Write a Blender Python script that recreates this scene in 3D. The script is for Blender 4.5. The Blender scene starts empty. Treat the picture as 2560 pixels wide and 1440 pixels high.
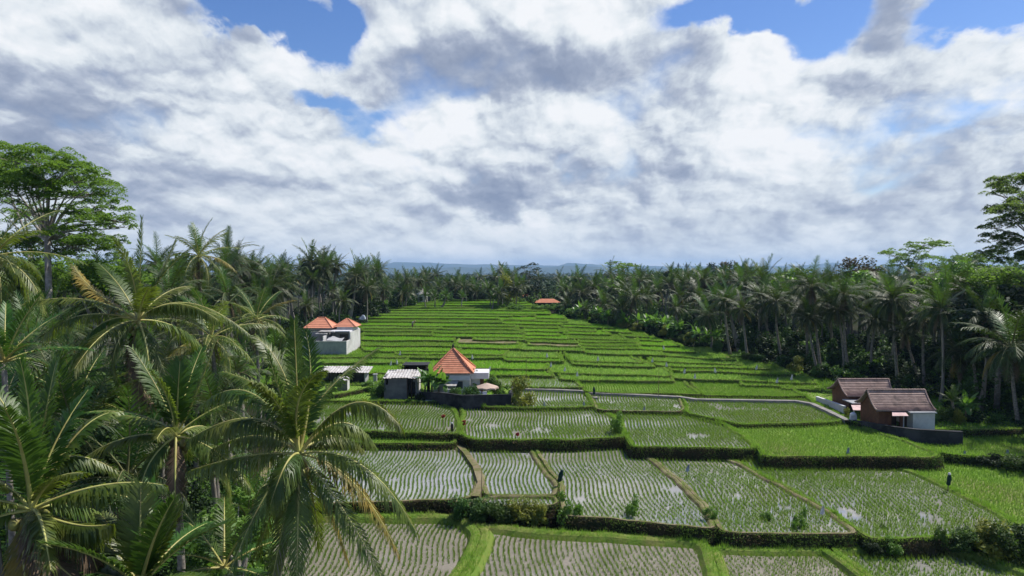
import bpy, math, random
import numpy as np
from mathutils import Vector, Matrix, noise as mnoise
from mathutils.geometry import tessellate_polygon
R = math.radians
S = bpy.context.scene
COL = S.collection
RNG = np.random.default_rng(7)
random.seed(7)

# ------------------------------------------------------------------ camera
CZ = 16.0; F = 1707.0; PITCH = R(1.6)
cam = bpy.data.cameras.new('camera'); camo = bpy.data.objects.new('camera', cam); COL.objects.link(camo)
camo.location = (0, 0, CZ); camo.rotation_euler = (R(90) - PITCH, 0, 0)
cam.sensor_width = 36; cam.lens = 24; cam.clip_start = 0.5; cam.clip_end = 40000
S.camera = camo
S.render.resolution_x = 1024; S.render.resolution_y = 576
S.view_settings.view_transform = 'Standard'; S.view_settings.look = 'None'
S.view_settings.exposure = 0.26; S.view_settings.gamma = 1.0; S.view_settings.use_curve_mapping = False
S.cycles.max_bounces = 6; S.cycles.transparent_max_bounces = 6; S.cycles.diffuse_bounces = 3
S.cycles.glossy_bounces = 2; S.cycles.transmission_bounces = 4; S.cycles.volume_bounces = 0

def ray(px, py):
    c, s = math.cos(PITCH), math.sin(PITCH)
    u = (px - 1280) / F; v = (720 - py) / F
    return u, c + v * s, -s + v * c
def onz(px, py, z):                       # point of the picture ray on height z
    x, y, w = ray(px, py); t = (z - CZ) / w
    return np.array((x * t, y * t, z))
def atd(px, py, d):                       # point of the picture ray at depth d
    x, y, w = ray(px, py); t = d / y
    return np.array((x * t, d, CZ + w * t))
def zfar(y):
    d = 29149.0 / (y - 672 + 75.1)
    return 2.4 + 0.044 * (d - 79)
def lev(d):                               # general ground level of the valley floor at depth d
    return float(np.interp(d, [0, 43, 44, 58, 59, 75, 79, 165, 230, 420, 900, 2500, 12000],
                           [0, 0, .85, .85, 1.7, 1.9, 2.4, 6.2, 8, -4, -22, -40, -60]))

# ------------------------------------------------------------------ sun and sky
SUN_EL = R(56); SUN_AZ = R(62)            # azimuth from +Y towards +X
sd = Vector((math.cos(SUN_EL) * math.sin(SUN_AZ), math.cos(SUN_EL) * math.cos(SUN_AZ), math.sin(SUN_EL)))
sl = bpy.data.lights.new('sun', 'SUN'); sl.energy = 5.0; sl.angle = R(0.5); sl.color = (1, 0.95, 0.87)
so = bpy.data.objects.new('sun', sl); COL.objects.link(so); so.rotation_euler = (-sd).to_track_quat('-Z', 'Y').to_euler()
so.location = (60, 40, 90)

class G:                                   # small node graph helper
    def __init__(s, nt): s.nt = nt
    def n(s, t, **k):
        nd = s.nt.nodes.new(t)
        for a, b in k.items(): setattr(nd, a, b)
        return nd
    def put(s, sock, v):
        if isinstance(v, bpy.types.NodeSocket): s.nt.links.new(v, sock)
        elif v is not None:
            if hasattr(sock, 'default_value'):
                try: sock.default_value = v
                except Exception: sock.default_value = tuple(v) + (1,)
    def m(s, op, a, b=None, c=None, clamp=False):
        nd = s.n('ShaderNodeMath', operation=op); nd.use_clamp = clamp
        s.put(nd.inputs[0], a)
        if b is not None: s.put(nd.inputs[1], b)
        if c is not None: s.put(nd.inputs[2], c)
        return nd.outputs[0]
    def v(s, op, a, b=None, scale=None):
        nd = s.n('ShaderNodeVectorMath', operation=op)
        s.put(nd.inputs[0], a)
        if b is not None: s.put(nd.inputs[1], b)
        if scale is not None: s.put(nd.inputs['Scale'], scale)
        return nd.outputs['Value'] if op in ('LENGTH', 'DOT_PRODUCT') else nd.outputs[0]
    def noise(s, vec, scale, detail=4, rough=0.5, dist=0.0, lac=2.0, color=False):
        nd = s.n('ShaderNodeTexNoise'); s.put(nd.inputs['Vector'], vec)
        nd.inputs['Scale'].default_value = scale; nd.inputs['Detail'].default_value = detail
        nd.inputs['Roughness'].default_value = rough; nd.inputs['Distortion'].default_value = dist
        nd.inputs['Lacunarity'].default_value = lac
        return nd.outputs['Color'] if color else nd.outputs[0]
    def ss(s, x, lo, hi, a=0.0, b=1.0):
        nd = s.n('ShaderNodeMapRange', interpolation_type='SMOOTHSTEP')
        s.put(nd.inputs[0], x); s.put(nd.inputs[1], lo); s.put(nd.inputs[2], hi)
        s.put(nd.inputs[3], a); s.put(nd.inputs[4], b)
        return nd.outputs[0]
    def mix(s, f, a, b):
        nd = s.n('ShaderNodeMix', data_type='RGBA')
        s.put(nd.inputs[0], f); s.put(nd.inputs[6], a); s.put(nd.inputs[7], b)
        return nd.outputs[2]
    def xyz(s, a, b, c):
        nd = s.n('ShaderNodeCombineXYZ'); s.put(nd.inputs[0], a); s.put(nd.inputs[1], b); s.put(nd.inputs[2], c)
        return nd.outputs[0]

def build_world():
    w = bpy.data.worlds.new('World'); S.world = w; w.use_nodes = True
    nt = w.node_tree; nt.nodes.clear(); g = G(nt)
    tc = g.n('ShaderNodeTexCoord'); sep = g.n('ShaderNodeSeparateXYZ'); nt.links.new(tc.outputs['Generated'], sep.inputs[0])
    dx, dy, dz = sep.outputs
    az = g.m('ARCTAN2', dx, dy); el = g.m('ARCSINE', dz)
    zz = g.m('ADD', g.m('MAXIMUM', dz, -0.02), 0.42)
    base = g.xyz(g.m('MULTIPLY', g.m('DIVIDE', dx, zz), 1.5), g.m('MULTIPLY', g.m('DIVIDE', dy, zz), 1.15), 0.0)
    # gentle warp gives billowing outlines
    wc = g.noise(base, 3.4, 5, 0.6, color=True)
    P = g.v('ADD', base, g.v('SCALE', g.v('SUBTRACT', wc, (0.5, 0.5, 0.5)), scale=0.12))
    big = g.noise(P, 1.3, 7, 0.52)
    def puff(vec, sc):                     # cauliflower heads: inverted cell distance
        vn = g.n('ShaderNodeTexVoronoi', feature='SMOOTH_F1'); g.put(vn.inputs['Vector'], vec)
        vn.inputs['Scale'].default_value = sc; vn.inputs['Smoothness'].default_value = 0.25
        return g.m('SUBTRACT', 0.75, vn.outputs['Distance'])
    def height(vec):
        a = g.noise(vec, 1.9, 10, 0.57)
        b = g.m('MULTIPLY', puff(vec, 4.2), 0.26)
        c = g.m('MULTIPLY', puff(vec, 10.5), 0.11)
        return g.m('ADD', g.m('ADD', a, b), c)
    h0 = height(P); h1 = height(g.v('ADD', P, (0.026, -0.055, 0.0)))
    h2 = height(g.v('ADD', P, (0.009, -0.018, 0.0)))
    relief = g.m('ADD', g.m('MULTIPLY', g.m('SUBTRACT', h0, h1), 0.55), g.m('MULTIPLY', g.m('SUBTRACT', h0, h2), 0.95))
    # big features: (px, py, rx, ry, amount); blue gaps and shaded undersides, given as directions
    wob = g.v('SCALE', g.v('SUBTRACT', g.noise(P, 3.2, 6, 0.55, color=True), (0.5, 0.5, 0.5)), scale=0.16)
    A = g.v('ADD', g.xyz(az, el, 0.0), wob)
    def blobs(lst):
        tot = None
        for (px, py, rx, ry, a) in lst:
            u = math.atan((px - 1280) / F); e = math.atan((672 - py) / F * math.cos(u))
            q = g.v('MULTIPLY', g.v('SUBTRACT', A, (u, e, 0)), (F / rx, F / ry, 0))
            k = g.ss(g.v('LENGTH', q), 1.25, 0.25, 0.0, a)
            tot = k if tot is None else g.m('ADD', tot, k)
        return tot
    holes = blobs([(700, 10, 160, 90, .8), (820, 70, 80, 90, .5), (570, 10, 100, 70, .5), (800, 262, 110, 35, .30), (930, 310, 90, 50, .25),
                   (1880, 20, 240, 55, .60), (2060, 60, 110, 70, .45), (2480, 20, 140, 60, .55), (2440, 290, 100, 40, .12),
                   (1000, 470, 110, 45, .14), (800, 10, 40, 50, -.6), (1130, 330, 90, 60, -.3)])
    # unseen cover above and behind the view opened to blue, lowering fill light
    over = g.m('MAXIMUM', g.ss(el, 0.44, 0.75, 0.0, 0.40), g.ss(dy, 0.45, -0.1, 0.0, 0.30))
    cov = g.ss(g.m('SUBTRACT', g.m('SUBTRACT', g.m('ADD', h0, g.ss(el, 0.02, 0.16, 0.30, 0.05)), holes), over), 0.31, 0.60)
    dark = blobs([(1300, 170, 340, 90, .85), (1080, 190, 170, 70, .35), (80, 260, 260, 130, .75), (200, 420, 300, 110, .45), (1350, 485, 260, 70, .75),
                  (1190, 500, 150, 55, .45), (2280, 330, 260, 150, .35), (1600, 430, 160, 100, .30), (2080, 545, 320, 70, .40), (520, 490, 260, 60, .35), (2230, 60, 170, 130, .35),
                  (700, 330, 200, 70, .22), (1800, 590, 500, 50, .25), (430, 170, 130, 120, .2), (1650, 200, 130, 200, .22)])
    lite = blobs([(1060, 340, 110, 100, .6), (1440, 320, 120, 80, .45), (690, 180, 150, 80, .4), (150, 60, 220, 110, .4), (1950, 120, 260, 70, .45), (1400, 30, 300, 70, .4),
                  (1880, 300, 220, 120, .25), (2450, 180, 130, 110, .35), (1560, 370, 80, 50, .45), (330, 350, 130, 60, .3), (1230, 590, 300, 50, .3)])
    sh = g.m('ADD', g.m('MULTIPLY', g.m('SUBTRACT', big, 0.5), 1.5), g.m('MULTIPLY', relief, 4.5))
    sh = g.m('MULTIPLY', sh, g.ss(el, 0.0, 0.20, 0.42, 1.0))
    sh = g.m('ADD', g.m('SUBTRACT', g.m('ADD', sh, 0.60), g.m('MULTIPLY', dark, 0.66)), g.m('MULTIPLY', lite, 0.7))
    edge = g.ss(cov, 0.2, 1.0, 0.25, 0.0)                   # thin edges glow
    sh = g.m('ADD', sh, edge)
    ramp = g.n('ShaderNodeValToRGB'); g.put(ramp.inputs[0], g.m('DIVIDE', g.m('ADD', sh, 0.45), 1.5))
    r = ramp.color_ramp; r.elements[0].position = 0.0; r.elements[0].color = (0.25, 0.305, 0.43, 1)
    r.elements[1].position = 1.0; r.elements[1].color = (0.90, 0.92, 0.95, 1)
    for p, c in ((0.30, (0.345, 0.40, 0.52, 1)), (0.447, (0.44, 0.495, 0.605, 1)), (0.607, (0.60, 0.66, 0.735, 1)), (0.78, (0.77, 0.82, 0.865, 1))):
        e = r.elements.new(p); e.color = c
    sky = g.n('ShaderNodeTexSky', sky_type='NISHITA'); sky.sun_disc = False
    sky.sun_elevation = SUN_EL; sky.sun_rotation = SUN_AZ; sky.air_density = 1.0; sky.dust_density = 0.3; sky.ozone_density = 3.0
    hs = g.n('ShaderNodeHueSaturation'); hs.inputs['Saturation'].default_value = 1.22; hs.inputs['Hue'].default_value = 0.512; nt.links.new(sky.outputs[0], hs.inputs['Color'])
    b1 = g.n('ShaderNodeBackground'); nt.links.new(hs.outputs[0], b1.inputs[0]); b1.inputs[1].default_value = 0.11
    b2 = g.n('ShaderNodeBackground'); nt.links.new(ramp.outputs[0], b2.inputs[0]); b2.inputs[1].default_value = 0.86
    mx = g.n('ShaderNodeMixShader'); nt.links.new(b1.outputs[0], mx.inputs[1]); nt.links.new(b2.outputs[0], mx.inputs[2])
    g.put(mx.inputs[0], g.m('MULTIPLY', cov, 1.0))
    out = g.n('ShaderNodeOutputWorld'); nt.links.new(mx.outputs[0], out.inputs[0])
    w.cycles.sampling_method = 'MANUAL'; w.cycles.sample_map_resolution = 512
build_world()

# ------------------------------------------------------------------ materials
MATS = {}
def mat(name, c1, c2=None, scale=3.0, rough=0.7, spec=0.4, trans=0.0, bump=0.0, bscale=20.0, rnd=0.0, detail=4, coords='Object', lo=0.38, hi=0.62, c3=None, s3=0.6, metal=0.0, tcol=None, ior=None):
    if name in MATS: return MATS[name]
    m = bpy.data.materials.new(name); m.use_nodes = True; nt = m.node_tree; nt.nodes.clear(); g = G(nt)
    tc = g.n('ShaderNodeTexCoord'); geo = g.n('ShaderNodeNewGeometry')
    vec = geo.outputs['Position'] if coords == 'World' else tc.outputs[coords]
    col = tuple(c1) + (1,)
    if c2 is not None:
        col = g.mix(g.ss(g.noise(vec, scale, detail, 0.6), lo, hi), tuple(c1) + (1,), tuple(c2) + (1,))
    if c3 is not None:
        col = g.mix(g.ss(g.noise(vec, s3, 5, 0.6), 0.50, 0.66), col, tuple(c3) + (1,))
    if rnd:
        oi = g.n('ShaderNodeObjectInfo'); hs = g.n('ShaderNodeHueSaturation')
        g.put(hs.inputs['Color'], col); g.put(hs.inputs['Value'], g.m('MULTIPLY_ADD', oi.outputs['Random'], 2 * rnd, 1 - rnd))
        g.put(hs.inputs['Hue'], g.m('MULTIPLY_ADD', oi.outputs['Random'], 0.05, 0.475)); col = hs.outputs[0]
    p = g.n('ShaderNodeBsdfPrincipled'); g.put(p.inputs['Base Color'], col)
    p.inputs['Roughness'].default_value = rough; p.inputs['Specular IOR Level'].default_value = spec; p.inputs['Metallic'].default_value = metal
    if ior: p.inputs['IOR'].default_value = ior
    if bump:
        b = g.n('ShaderNodeBump'); b.inputs['Strength'].default_value = bump; b.inputs['Distance'].default_value = 0.05
        g.put(b.inputs['Height'], g.noise(vec, bscale, 4, 0.6)); nt.links.new(b.outputs[0], p.inputs['Normal'])
    sh = p.outputs[0]
    if trans:
        t = g.n('ShaderNodeBsdfTranslucent')
        if tcol: g.put(t.inputs[0], tuple(tcol) + (1,))
        else: g.put(t.inputs[0], col)
        mx = g.n('ShaderNodeMixShader'); mx.inputs[0].default_value = trans
        nt.links.new(sh, mx.inputs[1]); nt.links.new(t.outputs[0], mx.inputs[2]); sh = mx.outputs[0]
    o = g.n('ShaderNodeOutputMaterial'); nt.links.new(sh, o.inputs[0])
    MATS[name] = m; return m

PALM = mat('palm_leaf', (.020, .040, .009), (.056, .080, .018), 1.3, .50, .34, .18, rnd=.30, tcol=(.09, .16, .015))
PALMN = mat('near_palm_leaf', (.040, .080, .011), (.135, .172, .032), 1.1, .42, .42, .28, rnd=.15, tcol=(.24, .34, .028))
PALMY = mat('palm_leaf_young', (.030, .080, .010), (.06, .125, .016), 1.2, .45, .35, .28, rnd=.12, tcol=(.11, .22, .025))
PALMG = mat('palm_leaf_yellow', (.26, .19, .03), (.13, .13, .03), 1.5, .5, .3, .2)
PALMD = mat('palm_leaf_dead', (.17, .125, .085), (.10, .07, .045), 1.5, .8, .1, .1)
RACH = mat('rachis', (.42, .42, .13), (.32, .28, .09), 1.0, .5, .4)
BARK = mat('palm_bark', (.27, .245, .21), (.16, .14, .12), 6, .9, .1, bump=.5, bscale=12)
WOODB = mat('tree_bark', (.30, .28, .25), (.19, .17, .145), 3, .9, .1, bump=.5, bscale=10)
NUT = mat('coconut', (.25, .26, .07), (.16, .12, .05), 2, .5, .3)
LEAF = mat('broad_leaf', (.034, .075, .015), (.065, .125, .025), 0.9, .62, .22, .22, rnd=.15, tcol=(.09, .19, .02))
LEAFB = mat('bright_leaf', (.085, .185, .025), (.14, .24, .04), 1.2, .5, .4, .35, tcol=(.18, .36, .03))
LEAFY = mat('yellow_leaf', (.24, .25, .03), (.10, .16, .03), 1.6, .5, .4, .3, tcol=(.30, .34, .04))
LEAFD = mat('dark_leaf', (.014, .030, .010), (.028, .052, .015), 1.0, .62, .2, .12, rnd=.15, tcol=(.05, .10, .015))
LEAFU = mat('umbrella_leaf', (.075, .15, .02), (.12, .21, .035), .8, .6, .2, .42, tcol=(.22, .38, .04))
LEAFR = mat('rust_leaf', (.085, .065, .025), (.05, .07, .022), .9, .6, .2, .2)
REDL = mat('red_leaf', (.42, .03, .03), (.25, .03, .03), 3, .5, .3, .2)
BAN = mat('banana_leaf', (.06, .14, .022), (.10, .20, .035), 1.5, .4, .5, .4, tcol=(.20, .42, .04))
RICE = mat('rice_leaf', (.15, .32, .032), (.21, .37, .045), .25, .5, .25, .45, coords='World', tcol=(.31, .62, .045), c3=(.25, .33, .06), s3=.09)
RICEO = mat('rice_leaf_olive', (.12, .225, .03), (.17, .27, .045), .25, .5, .25, .42, coords='World', tcol=(.25, .45, .05), c3=(.20, .22, .06), s3=.12)
RICEP = mat('rice_leaf_pale', (.17, .30, .055), (.22, .34, .075), .25, .5, .25, .45, coords='World', tcol=(.32, .55, .08), c3=(.24, .28, .08), s3=.12)
RICEN = mat('rice_seedling', (.095, .175, .024), (.15, .215, .036), .5, .5, .3, .42, coords='World', tcol=(.21, .37, .035), c3=(.17, .17, .035), s3=.12)
GRASS = mat('bund_grass', (.14, .26, .03), (.23, .33, .055), .7, .6, .2, .42, coords='World', tcol=(.27, .50, .045), c3=(.27, .25, .10), s3=.16)
BUND = mat('bund_earth', (.11, .185, .028), (.15, .19, .04), 1.6, .9, .1, bump=.8, bscale=9, coords='World', c3=(.19, .19, .06), s3=.3)
BUNDD = mat('bund_dry', (.19, .155, .095), (.12, .12, .045), 1.2, .95, .1, bump=.8, bscale=9, coords='World', c3=(.24, .20, .13), s3=.5)
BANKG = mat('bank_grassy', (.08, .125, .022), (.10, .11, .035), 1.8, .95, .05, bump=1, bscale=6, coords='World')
BANKD = mat('bank_dark', (.020, .026, .010), (.045, .036, .020), 1.8, .95, .05, bump=1, bscale=6, coords='World')  # near bank faces: shadow depth is put into this darkened colour
GREENF = mat('field_floor_green', (.12, .22, .026), (.15, .23, .035), .5, .8, .15, coords='World', bump=.6, bscale=6, c3=(.15, .17, .05), s3=.1)
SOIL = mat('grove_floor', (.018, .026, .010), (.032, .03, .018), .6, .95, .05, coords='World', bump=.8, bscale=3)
CONC = mat('grey_concrete', (.37, .375, .385), (.30, .305, .315), 1.5, .85, .15, bump=.2, bscale=15, c3=(.40, .40, .40), s3=.7)
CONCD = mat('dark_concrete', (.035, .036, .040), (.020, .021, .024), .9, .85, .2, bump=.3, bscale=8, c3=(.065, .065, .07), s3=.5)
CONCW = mat('pale_render', (.58, .57, .56), (.52, .51, .50), 1.2, .85, .15, c3=(.44, .43, .42), s3=.5)
WHITE = mat('white_paint', (.66, .66, .68), (.58, .58, .60), 1.5, .6, .3)
PATHM = mat('path_concrete', (.27, .25, .235), (.20, .19, .175), 1.3, .9, .1, coords='World')
ORANGE = mat('orange_tile', (.60, .26, .155), (.50, .20, .115), 2.0, .75, .2, bump=.5, bscale=14)
ORANGEP = mat('orange_metal', (.62, .26, .155), (.56, .23, .14), 1.0, .6, .3)
TILE = mat('brown_tile', (.34, .25, .215), (.25, .18, .155), 2.5, .8, .15, bump=.5, bscale=18, c3=(.15, .115, .10), s3=.9)
WOOD = mat('red_wood', (.15, .065, .038), (.10, .045, .028), 3, .7, .2)
WOODD = mat('dark_wood', (.05, .032, .025), (.035, .025, .02), 3, .7, .2)
DARK = mat('dark_void', (.02, .02, .022), None, rough=.7)
TIN = mat('weathered_tin', (.52, .50, .48), (.38, .36, .34), 2.2, .55, .4, c3=(.28, .25, .22), s3=1.2)
PINK = mat('faded_awning', (.60, .42, .40), (.50, .36, .34), 2, .7, .2, c3=(.42, .30, .27), s3=1.0)
CANV = mat('umbrella_canvas', (.58, .44, .36), (.50, .38, .31), 2, .8, .1, .2)
CLOTH = mat('white_cloth', (.75, .75, .77), (.62, .62, .65), 4, .7, .2, .3)
BLUEC = mat('blue_plastic', (.20, .26, .38), (.32, .38, .46), 4, .4, .4, .2)
TEAL = mat('teal_tarp', (.03, .36, .32), (.05, .44, .40), 4, .5, .3)
GREENC = mat('dark_green_cloth', (.012, .035, .03), (.02, .05, .035), 4, .8, .1)
BLACK = mat('black_stone', (.02, .02, .02), None, rough=.6)
SKIN = mat('skin', (.28, .15, .09), None, rough=.6)
GLASS = mat('window_glass', (.03, .04, .05), None, rough=.08, spec=.8)
STAKE = mat('bamboo', (.22, .18, .10), (.14, .11, .06), 4, .8, .2)

def water_mat(name, c1, c2, rough, wetlo, wethi):
    m = bpy.data.materials.new(name); m.use_nodes = True; nt = m.node_tree; nt.nodes.clear(); g = G(nt)
    geo = g.n('ShaderNodeNewGeometry'); P = geo.outputs['Position']
    mud = g.mix(g.ss(g.noise(P, 0.35, 5, .6), .4, .62), c1 + (1,), c2 + (1,))
    mud = g.mix(g.ss(g.noise(P, 7, 4, .6), .45, .7), mud, tuple(x * .72 for x in c1) + (1,))
    p1 = g.n('ShaderNodeBsdfPrincipled'); g.put(p1.inputs['Base Color'], mud); p1.inputs['Roughness'].default_value = .6
    b = g.n('ShaderNodeBump'); b.inputs['Strength'].default_value = .7; b.inputs['Distance'].default_value = .06
    g.put(b.inputs['Height'], g.noise(P, 6, 4, .6)); nt.links.new(b.outputs[0], p1.inputs['Normal'])
    p2 = g.n('ShaderNodeBsdfPrincipled'); g.put(p2.inputs['Base Color'], tuple(x * .9 for x in c1) + (1,)); p2.inputs['Roughness'].default_value = rough
    p2.inputs['IOR'].default_value = 2.0
    b2 = g.n('ShaderNodeBump'); b2.inputs['Strength'].default_value = .05; b2.inputs['Distance'].default_value = .02
    g.put(b2.inputs['Height'], g.noise(P, 3, 2, .5)); nt.links.new(b2.outputs[0], p2.inputs['Normal'])
    mx = g.n('ShaderNodeMixShader'); g.put(mx.inputs[0], g.ss(g.noise(P, .22, 5, .55), wetlo, wethi))
    nt.links.new(p1.outputs[0], mx.inputs[1]); nt.links.new(p2.outputs[0], mx.inputs[2])
    o = g.n('ShaderNodeOutputMaterial'); nt.links.new(mx.outputs[0], o.inputs[0]); MATS[name] = m; return m
MUD = water_mat('wet_mud', (.215, .190, .150), (.175, .155, .115), .25, .60, .72)
WET = water_mat('paddy_water', (.34, .335, .335), (.31, .30, .285), .05, .26, .36)
WETM = water_mat('shallow_paddy_water', (.28, .27, .245), (.25, .235, .19), .06, .33, .46)

# ------------------------------------------------------------------ mesh helpers
def mk(name, V, Fs, mats, mi=None, smooth=False, parent=None, loc=None):
    V = np.asarray(V, dtype=np.float32)
    me = bpy.data.meshes.new(name)
    if isinstance(Fs, np.ndarray):
        n, k = Fs.shape
        me.vertices.add(len(V)); me.vertices.foreach_set('co', V.ravel())
        me.loops.add(n * k); me.loops.foreach_set('vertex_index', Fs.astype(np.int32).ravel())
        me.polygons.add(n); me.polygons.foreach_set('loop_start', np.arange(0, n * k, k, dtype=np.int32))
        me.polygons.foreach_set('loop_total', np.full(n, k, dtype=np.int32))
    else:
        me.from_pydata([tuple(map(float, v)) for v in V], [], [tuple(int(i) for i in f) for f in Fs])
    for m in (mats if isinstance(mats, (list, tuple)) else [mats]): me.materials.append(m)
    if mi is not None: me.polygons.foreach_set('material_index', np.asarray(mi, dtype=np.int32))
    me.update(calc_edges=True)
    if smooth: me.polygons.foreach_set('use_smooth', np.ones(len(me.polygons), dtype=bool))
    o = bpy.data.objects.new(name, me); COL.objects.link(o)
    if parent: o.parent = parent
    if loc is not None: o.location = loc
    return o
def tag(o, label=None, cat=None, group=None, kind=None):
    if label: o['label'] = label
    if cat: o['category'] = cat
    if group: o['group'] = group
    if kind: o['kind'] = kind
    return o
def empty(name, loc, label=None, cat=None, group=None, rz=0):
    o = bpy.data.objects.new(name, None); COL.objects.link(o); o.location = [float(c) for c in loc]; o.rotation_euler = (0, 0, rz)
    o.empty_display_size = .3
    return tag(o, label, cat, group)
def copy_tree(o, parent=None):
    c = o.copy(); COL.objects.link(c); c.parent = parent
    for ch in list(o.children): copy_tree(ch, c)
    return c

class MB:                                  # collects polygons of several shapes into one mesh
    def __init__(s): s.v = []; s.f = []; s.m = []
    def add(s, V, Fs, mi=0):
        b = len(s.v); s.v += [tuple(p) for p in V]; s.f += [tuple(i + b for i in f) for f in Fs]; s.m += [mi] * len(Fs); return s
    def box(s, x0, x1, y0, y1, z0, z1, mi=0, rz=0, top=None):
        c = [(x0, y0), (x1, y0), (x1, y1), (x0, y1)]
        if rz:
            cx, cy = (x0 + x1) / 2, (y0 + y1) / 2
            c = [(cx + (x - cx) * math.cos(rz) - (y - cy) * math.sin(rz), cy + (x - cx) * math.sin(rz) + (y - cy) * math.cos(rz)) for x, y in c]
        zt = top or [z1] * 4
        V = [(x, y, z0) for x, y in c] + [(c[i][0], c[i][1], zt[i]) for i in range(4)]
        return s.add(V, [(0, 3, 2, 1), (4, 5, 6, 7), (0, 1, 5, 4), (1, 2, 6, 5), (2, 3, 7, 6), (3, 0, 4, 7)], mi)
    def tube(s, pts, rads, n=8, mi=0, cap=True):
        pts = [Vector(p) for p in pts]; V = []; Fs = []
        for i, p in enumerate(pts):
            t = (pts[min(i + 1, len(pts) - 1)] - pts[max(i - 1, 0)]).normalized()
            a = t.cross(Vector((0.13, 0.97, 0.2))).normalized(); b = t.cross(a)
            for k in range(n):
                q = p + (a * math.cos(2 * math.pi * k / n) + b * math.sin(2 * math.pi * k / n)) * rads[i]; V.append(tuple(q))
        for i in range(len(pts) - 1):
            for k in range(n): Fs.append((i * n + k, i * n + (k + 1) % n, (i + 1) * n + (k + 1) % n, (i + 1) * n + k))
        if cap: Fs.append(tuple(range(n))[::-1]); Fs.append(tuple((len(pts) - 1) * n + k for k in range(n)))
        return s.add(V, Fs, mi)
    def lathe(s, prof, cx=0, cy=0, n=12, mi=0, wob=None):
        V = []; Fs = []
        for (r, z) in prof:
            for k in range(n):
                a = 2 * math.pi * k / n; rr = r * (1 + (wob * math.sin(3 * a + z * 4) if wob else 0))
                V.append((cx + rr * math.cos(a), cy + rr * math.sin(a), z))
        for i in range(len(prof) - 1):
            for k in range(n): Fs.append((i * n + k, i * n + (k + 1) % n, (i + 1) * n + (k + 1) % n, (i + 1) * n + k))
        Fs.append(tuple((len(prof) - 1) * n + k for k in range(n)))
        return s.add(V, Fs, mi)
    def build(s, name, mats, parent=None, smooth=False, loc=None):
        return mk(name, np.array(s.v), s.f, mats, s.m, smooth, parent, loc)

def n3(x, y, sc, seed=0.0): return mnoise.noise(Vector((x * sc + seed, y * sc - seed, seed * .7)))

# ------------------------------------------------------------------ base ground, hills
def build_ground():
    ds = np.concatenate([np.linspace(-40, 230, 109), np.geomspace(236, 30000, 60)])
    us = np.linspace(-1.7, 1.7, 91); V = []; nx = len(us)
    for d in ds:
        for u in us:
            x = u * max(abs(d), 60) * 1.0
            z = lev(max(d, 0)) - 1.7
            if d < 230:
                px = 1280 + x / max(d, 8) * F
                if px < 700: z -= min(2.2, (700 - px) / 200)
                z += .35 * n3(x, d, .12)
            else: z += min(6, (d - 230) * .01) * n3(x, d, .004, 3)
            V.append((x, d, z))
    Fs = [(j * nx + i, j * nx + i + 1, (j + 1) * nx + i + 1, (j + 1) * nx + i) for j in range(len(ds) - 1) for i in range(nx - 1)]
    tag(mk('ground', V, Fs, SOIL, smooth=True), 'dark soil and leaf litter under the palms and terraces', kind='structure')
build_ground()
def build_hills():
    HM = mat('hill_forest', (.03, .05, .03), (.05, .065, .04), .002, .9, .1, coords='World')
    for k, (d, prof) in enumerate([(9500, [(600, 676), (940, 668), (985, 655), (1060, 657), (1150, 660), (1400, 664), (1420, 657), (1500, 662), (1700, 666), (2000, 664), (2080, 657), (2200, 664), (2600, 668)]),
                                   (6500, [(600, 680), (960, 672), (1150, 668), (1300, 670), (1420, 665), (1600, 672), (1850, 668), (2600, 674)])]):
        V = []; xs = np.arange(-200, 2800, 12)
        for px in xs:
            y = np.interp(px, [p[0] for p in prof], [p[1] for p in prof]) - 1.6 * n3(px, 0, .02, k) - .8 * n3(px, 3, .08, k)
            top = atd(px, y, d)
            for q, f in ((-900, 0), (-500, .35), (-200, .8), (0, 1), (900, .2), (1500, 0)):
                V.append((top[0] * (1 + q / d), d + q + 120 * n3(px, q, .03, 5), -70 + (top[2] + 70) * f))
        n = 6
        Fs = [(i * n + j, (i + 1) * n + j, (i + 1) * n + j + 1, i * n + j + 1) for i in range(len(xs) - 1) for j in range(n - 1)]
        tag(mk('hills', V, Fs, HM, smooth=True), 'blue hazy ridge on the horizon', kind='structure')
build_hills()

# ------------------------------------------------------------------ rice terraces
FIELDS = []
def chaikin(P, it=1):
    for _ in range(it):
        Q = []
        for i in range(len(P)):
            a, b = P[i], P[(i + 1) % len(P)]
            L = np.linalg.norm(b - a); c = min(.25, .42 / max(L, .01))
            Q += [a + (b - a) * c, b - (b - a) * c]
        P = Q
    return P
def resample(P, st):
    Q = []
    for i in range(len(P)):
        a, b = P[i], P[(i + 1) % len(P)]; n = max(1, int(np.linalg.norm(b - a) / st))
        for k in range(n): Q.append(a + (b - a) * k / n)
    return np.array(Q)
def offset(P, d):
    a = np.roll(P, 1, 0); b = np.roll(P, -1, 0); t = b - a; L = np.linalg.norm(t, axis=1, keepdims=True) + 1e-9; t /= L
    n = np.stack([-t[:, 1], t[:, 0]], 1)        # inward for counter-clockwise
    return P + n * d
def area(P): return .5 * np.sum(P[:, 0] * np.roll(P[:, 1], -1) - np.roll(P[:, 0], -1) * P[:, 1])
def inside(P, X, Y):
    r = np.zeros(len(X), bool); n = len(P); j = n - 1
    for i in range(n):
        xi, yi = P[i]; xj, yj = P[j]
        c = (yi > Y) != (yj > Y)
        with np.errstate(divide='ignore', invalid='ignore'):
            r ^= c & (X < (xj - xi) * (Y - yi) / (yj - yi + 1e-12) + xi)
        j = i
    return r
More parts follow.
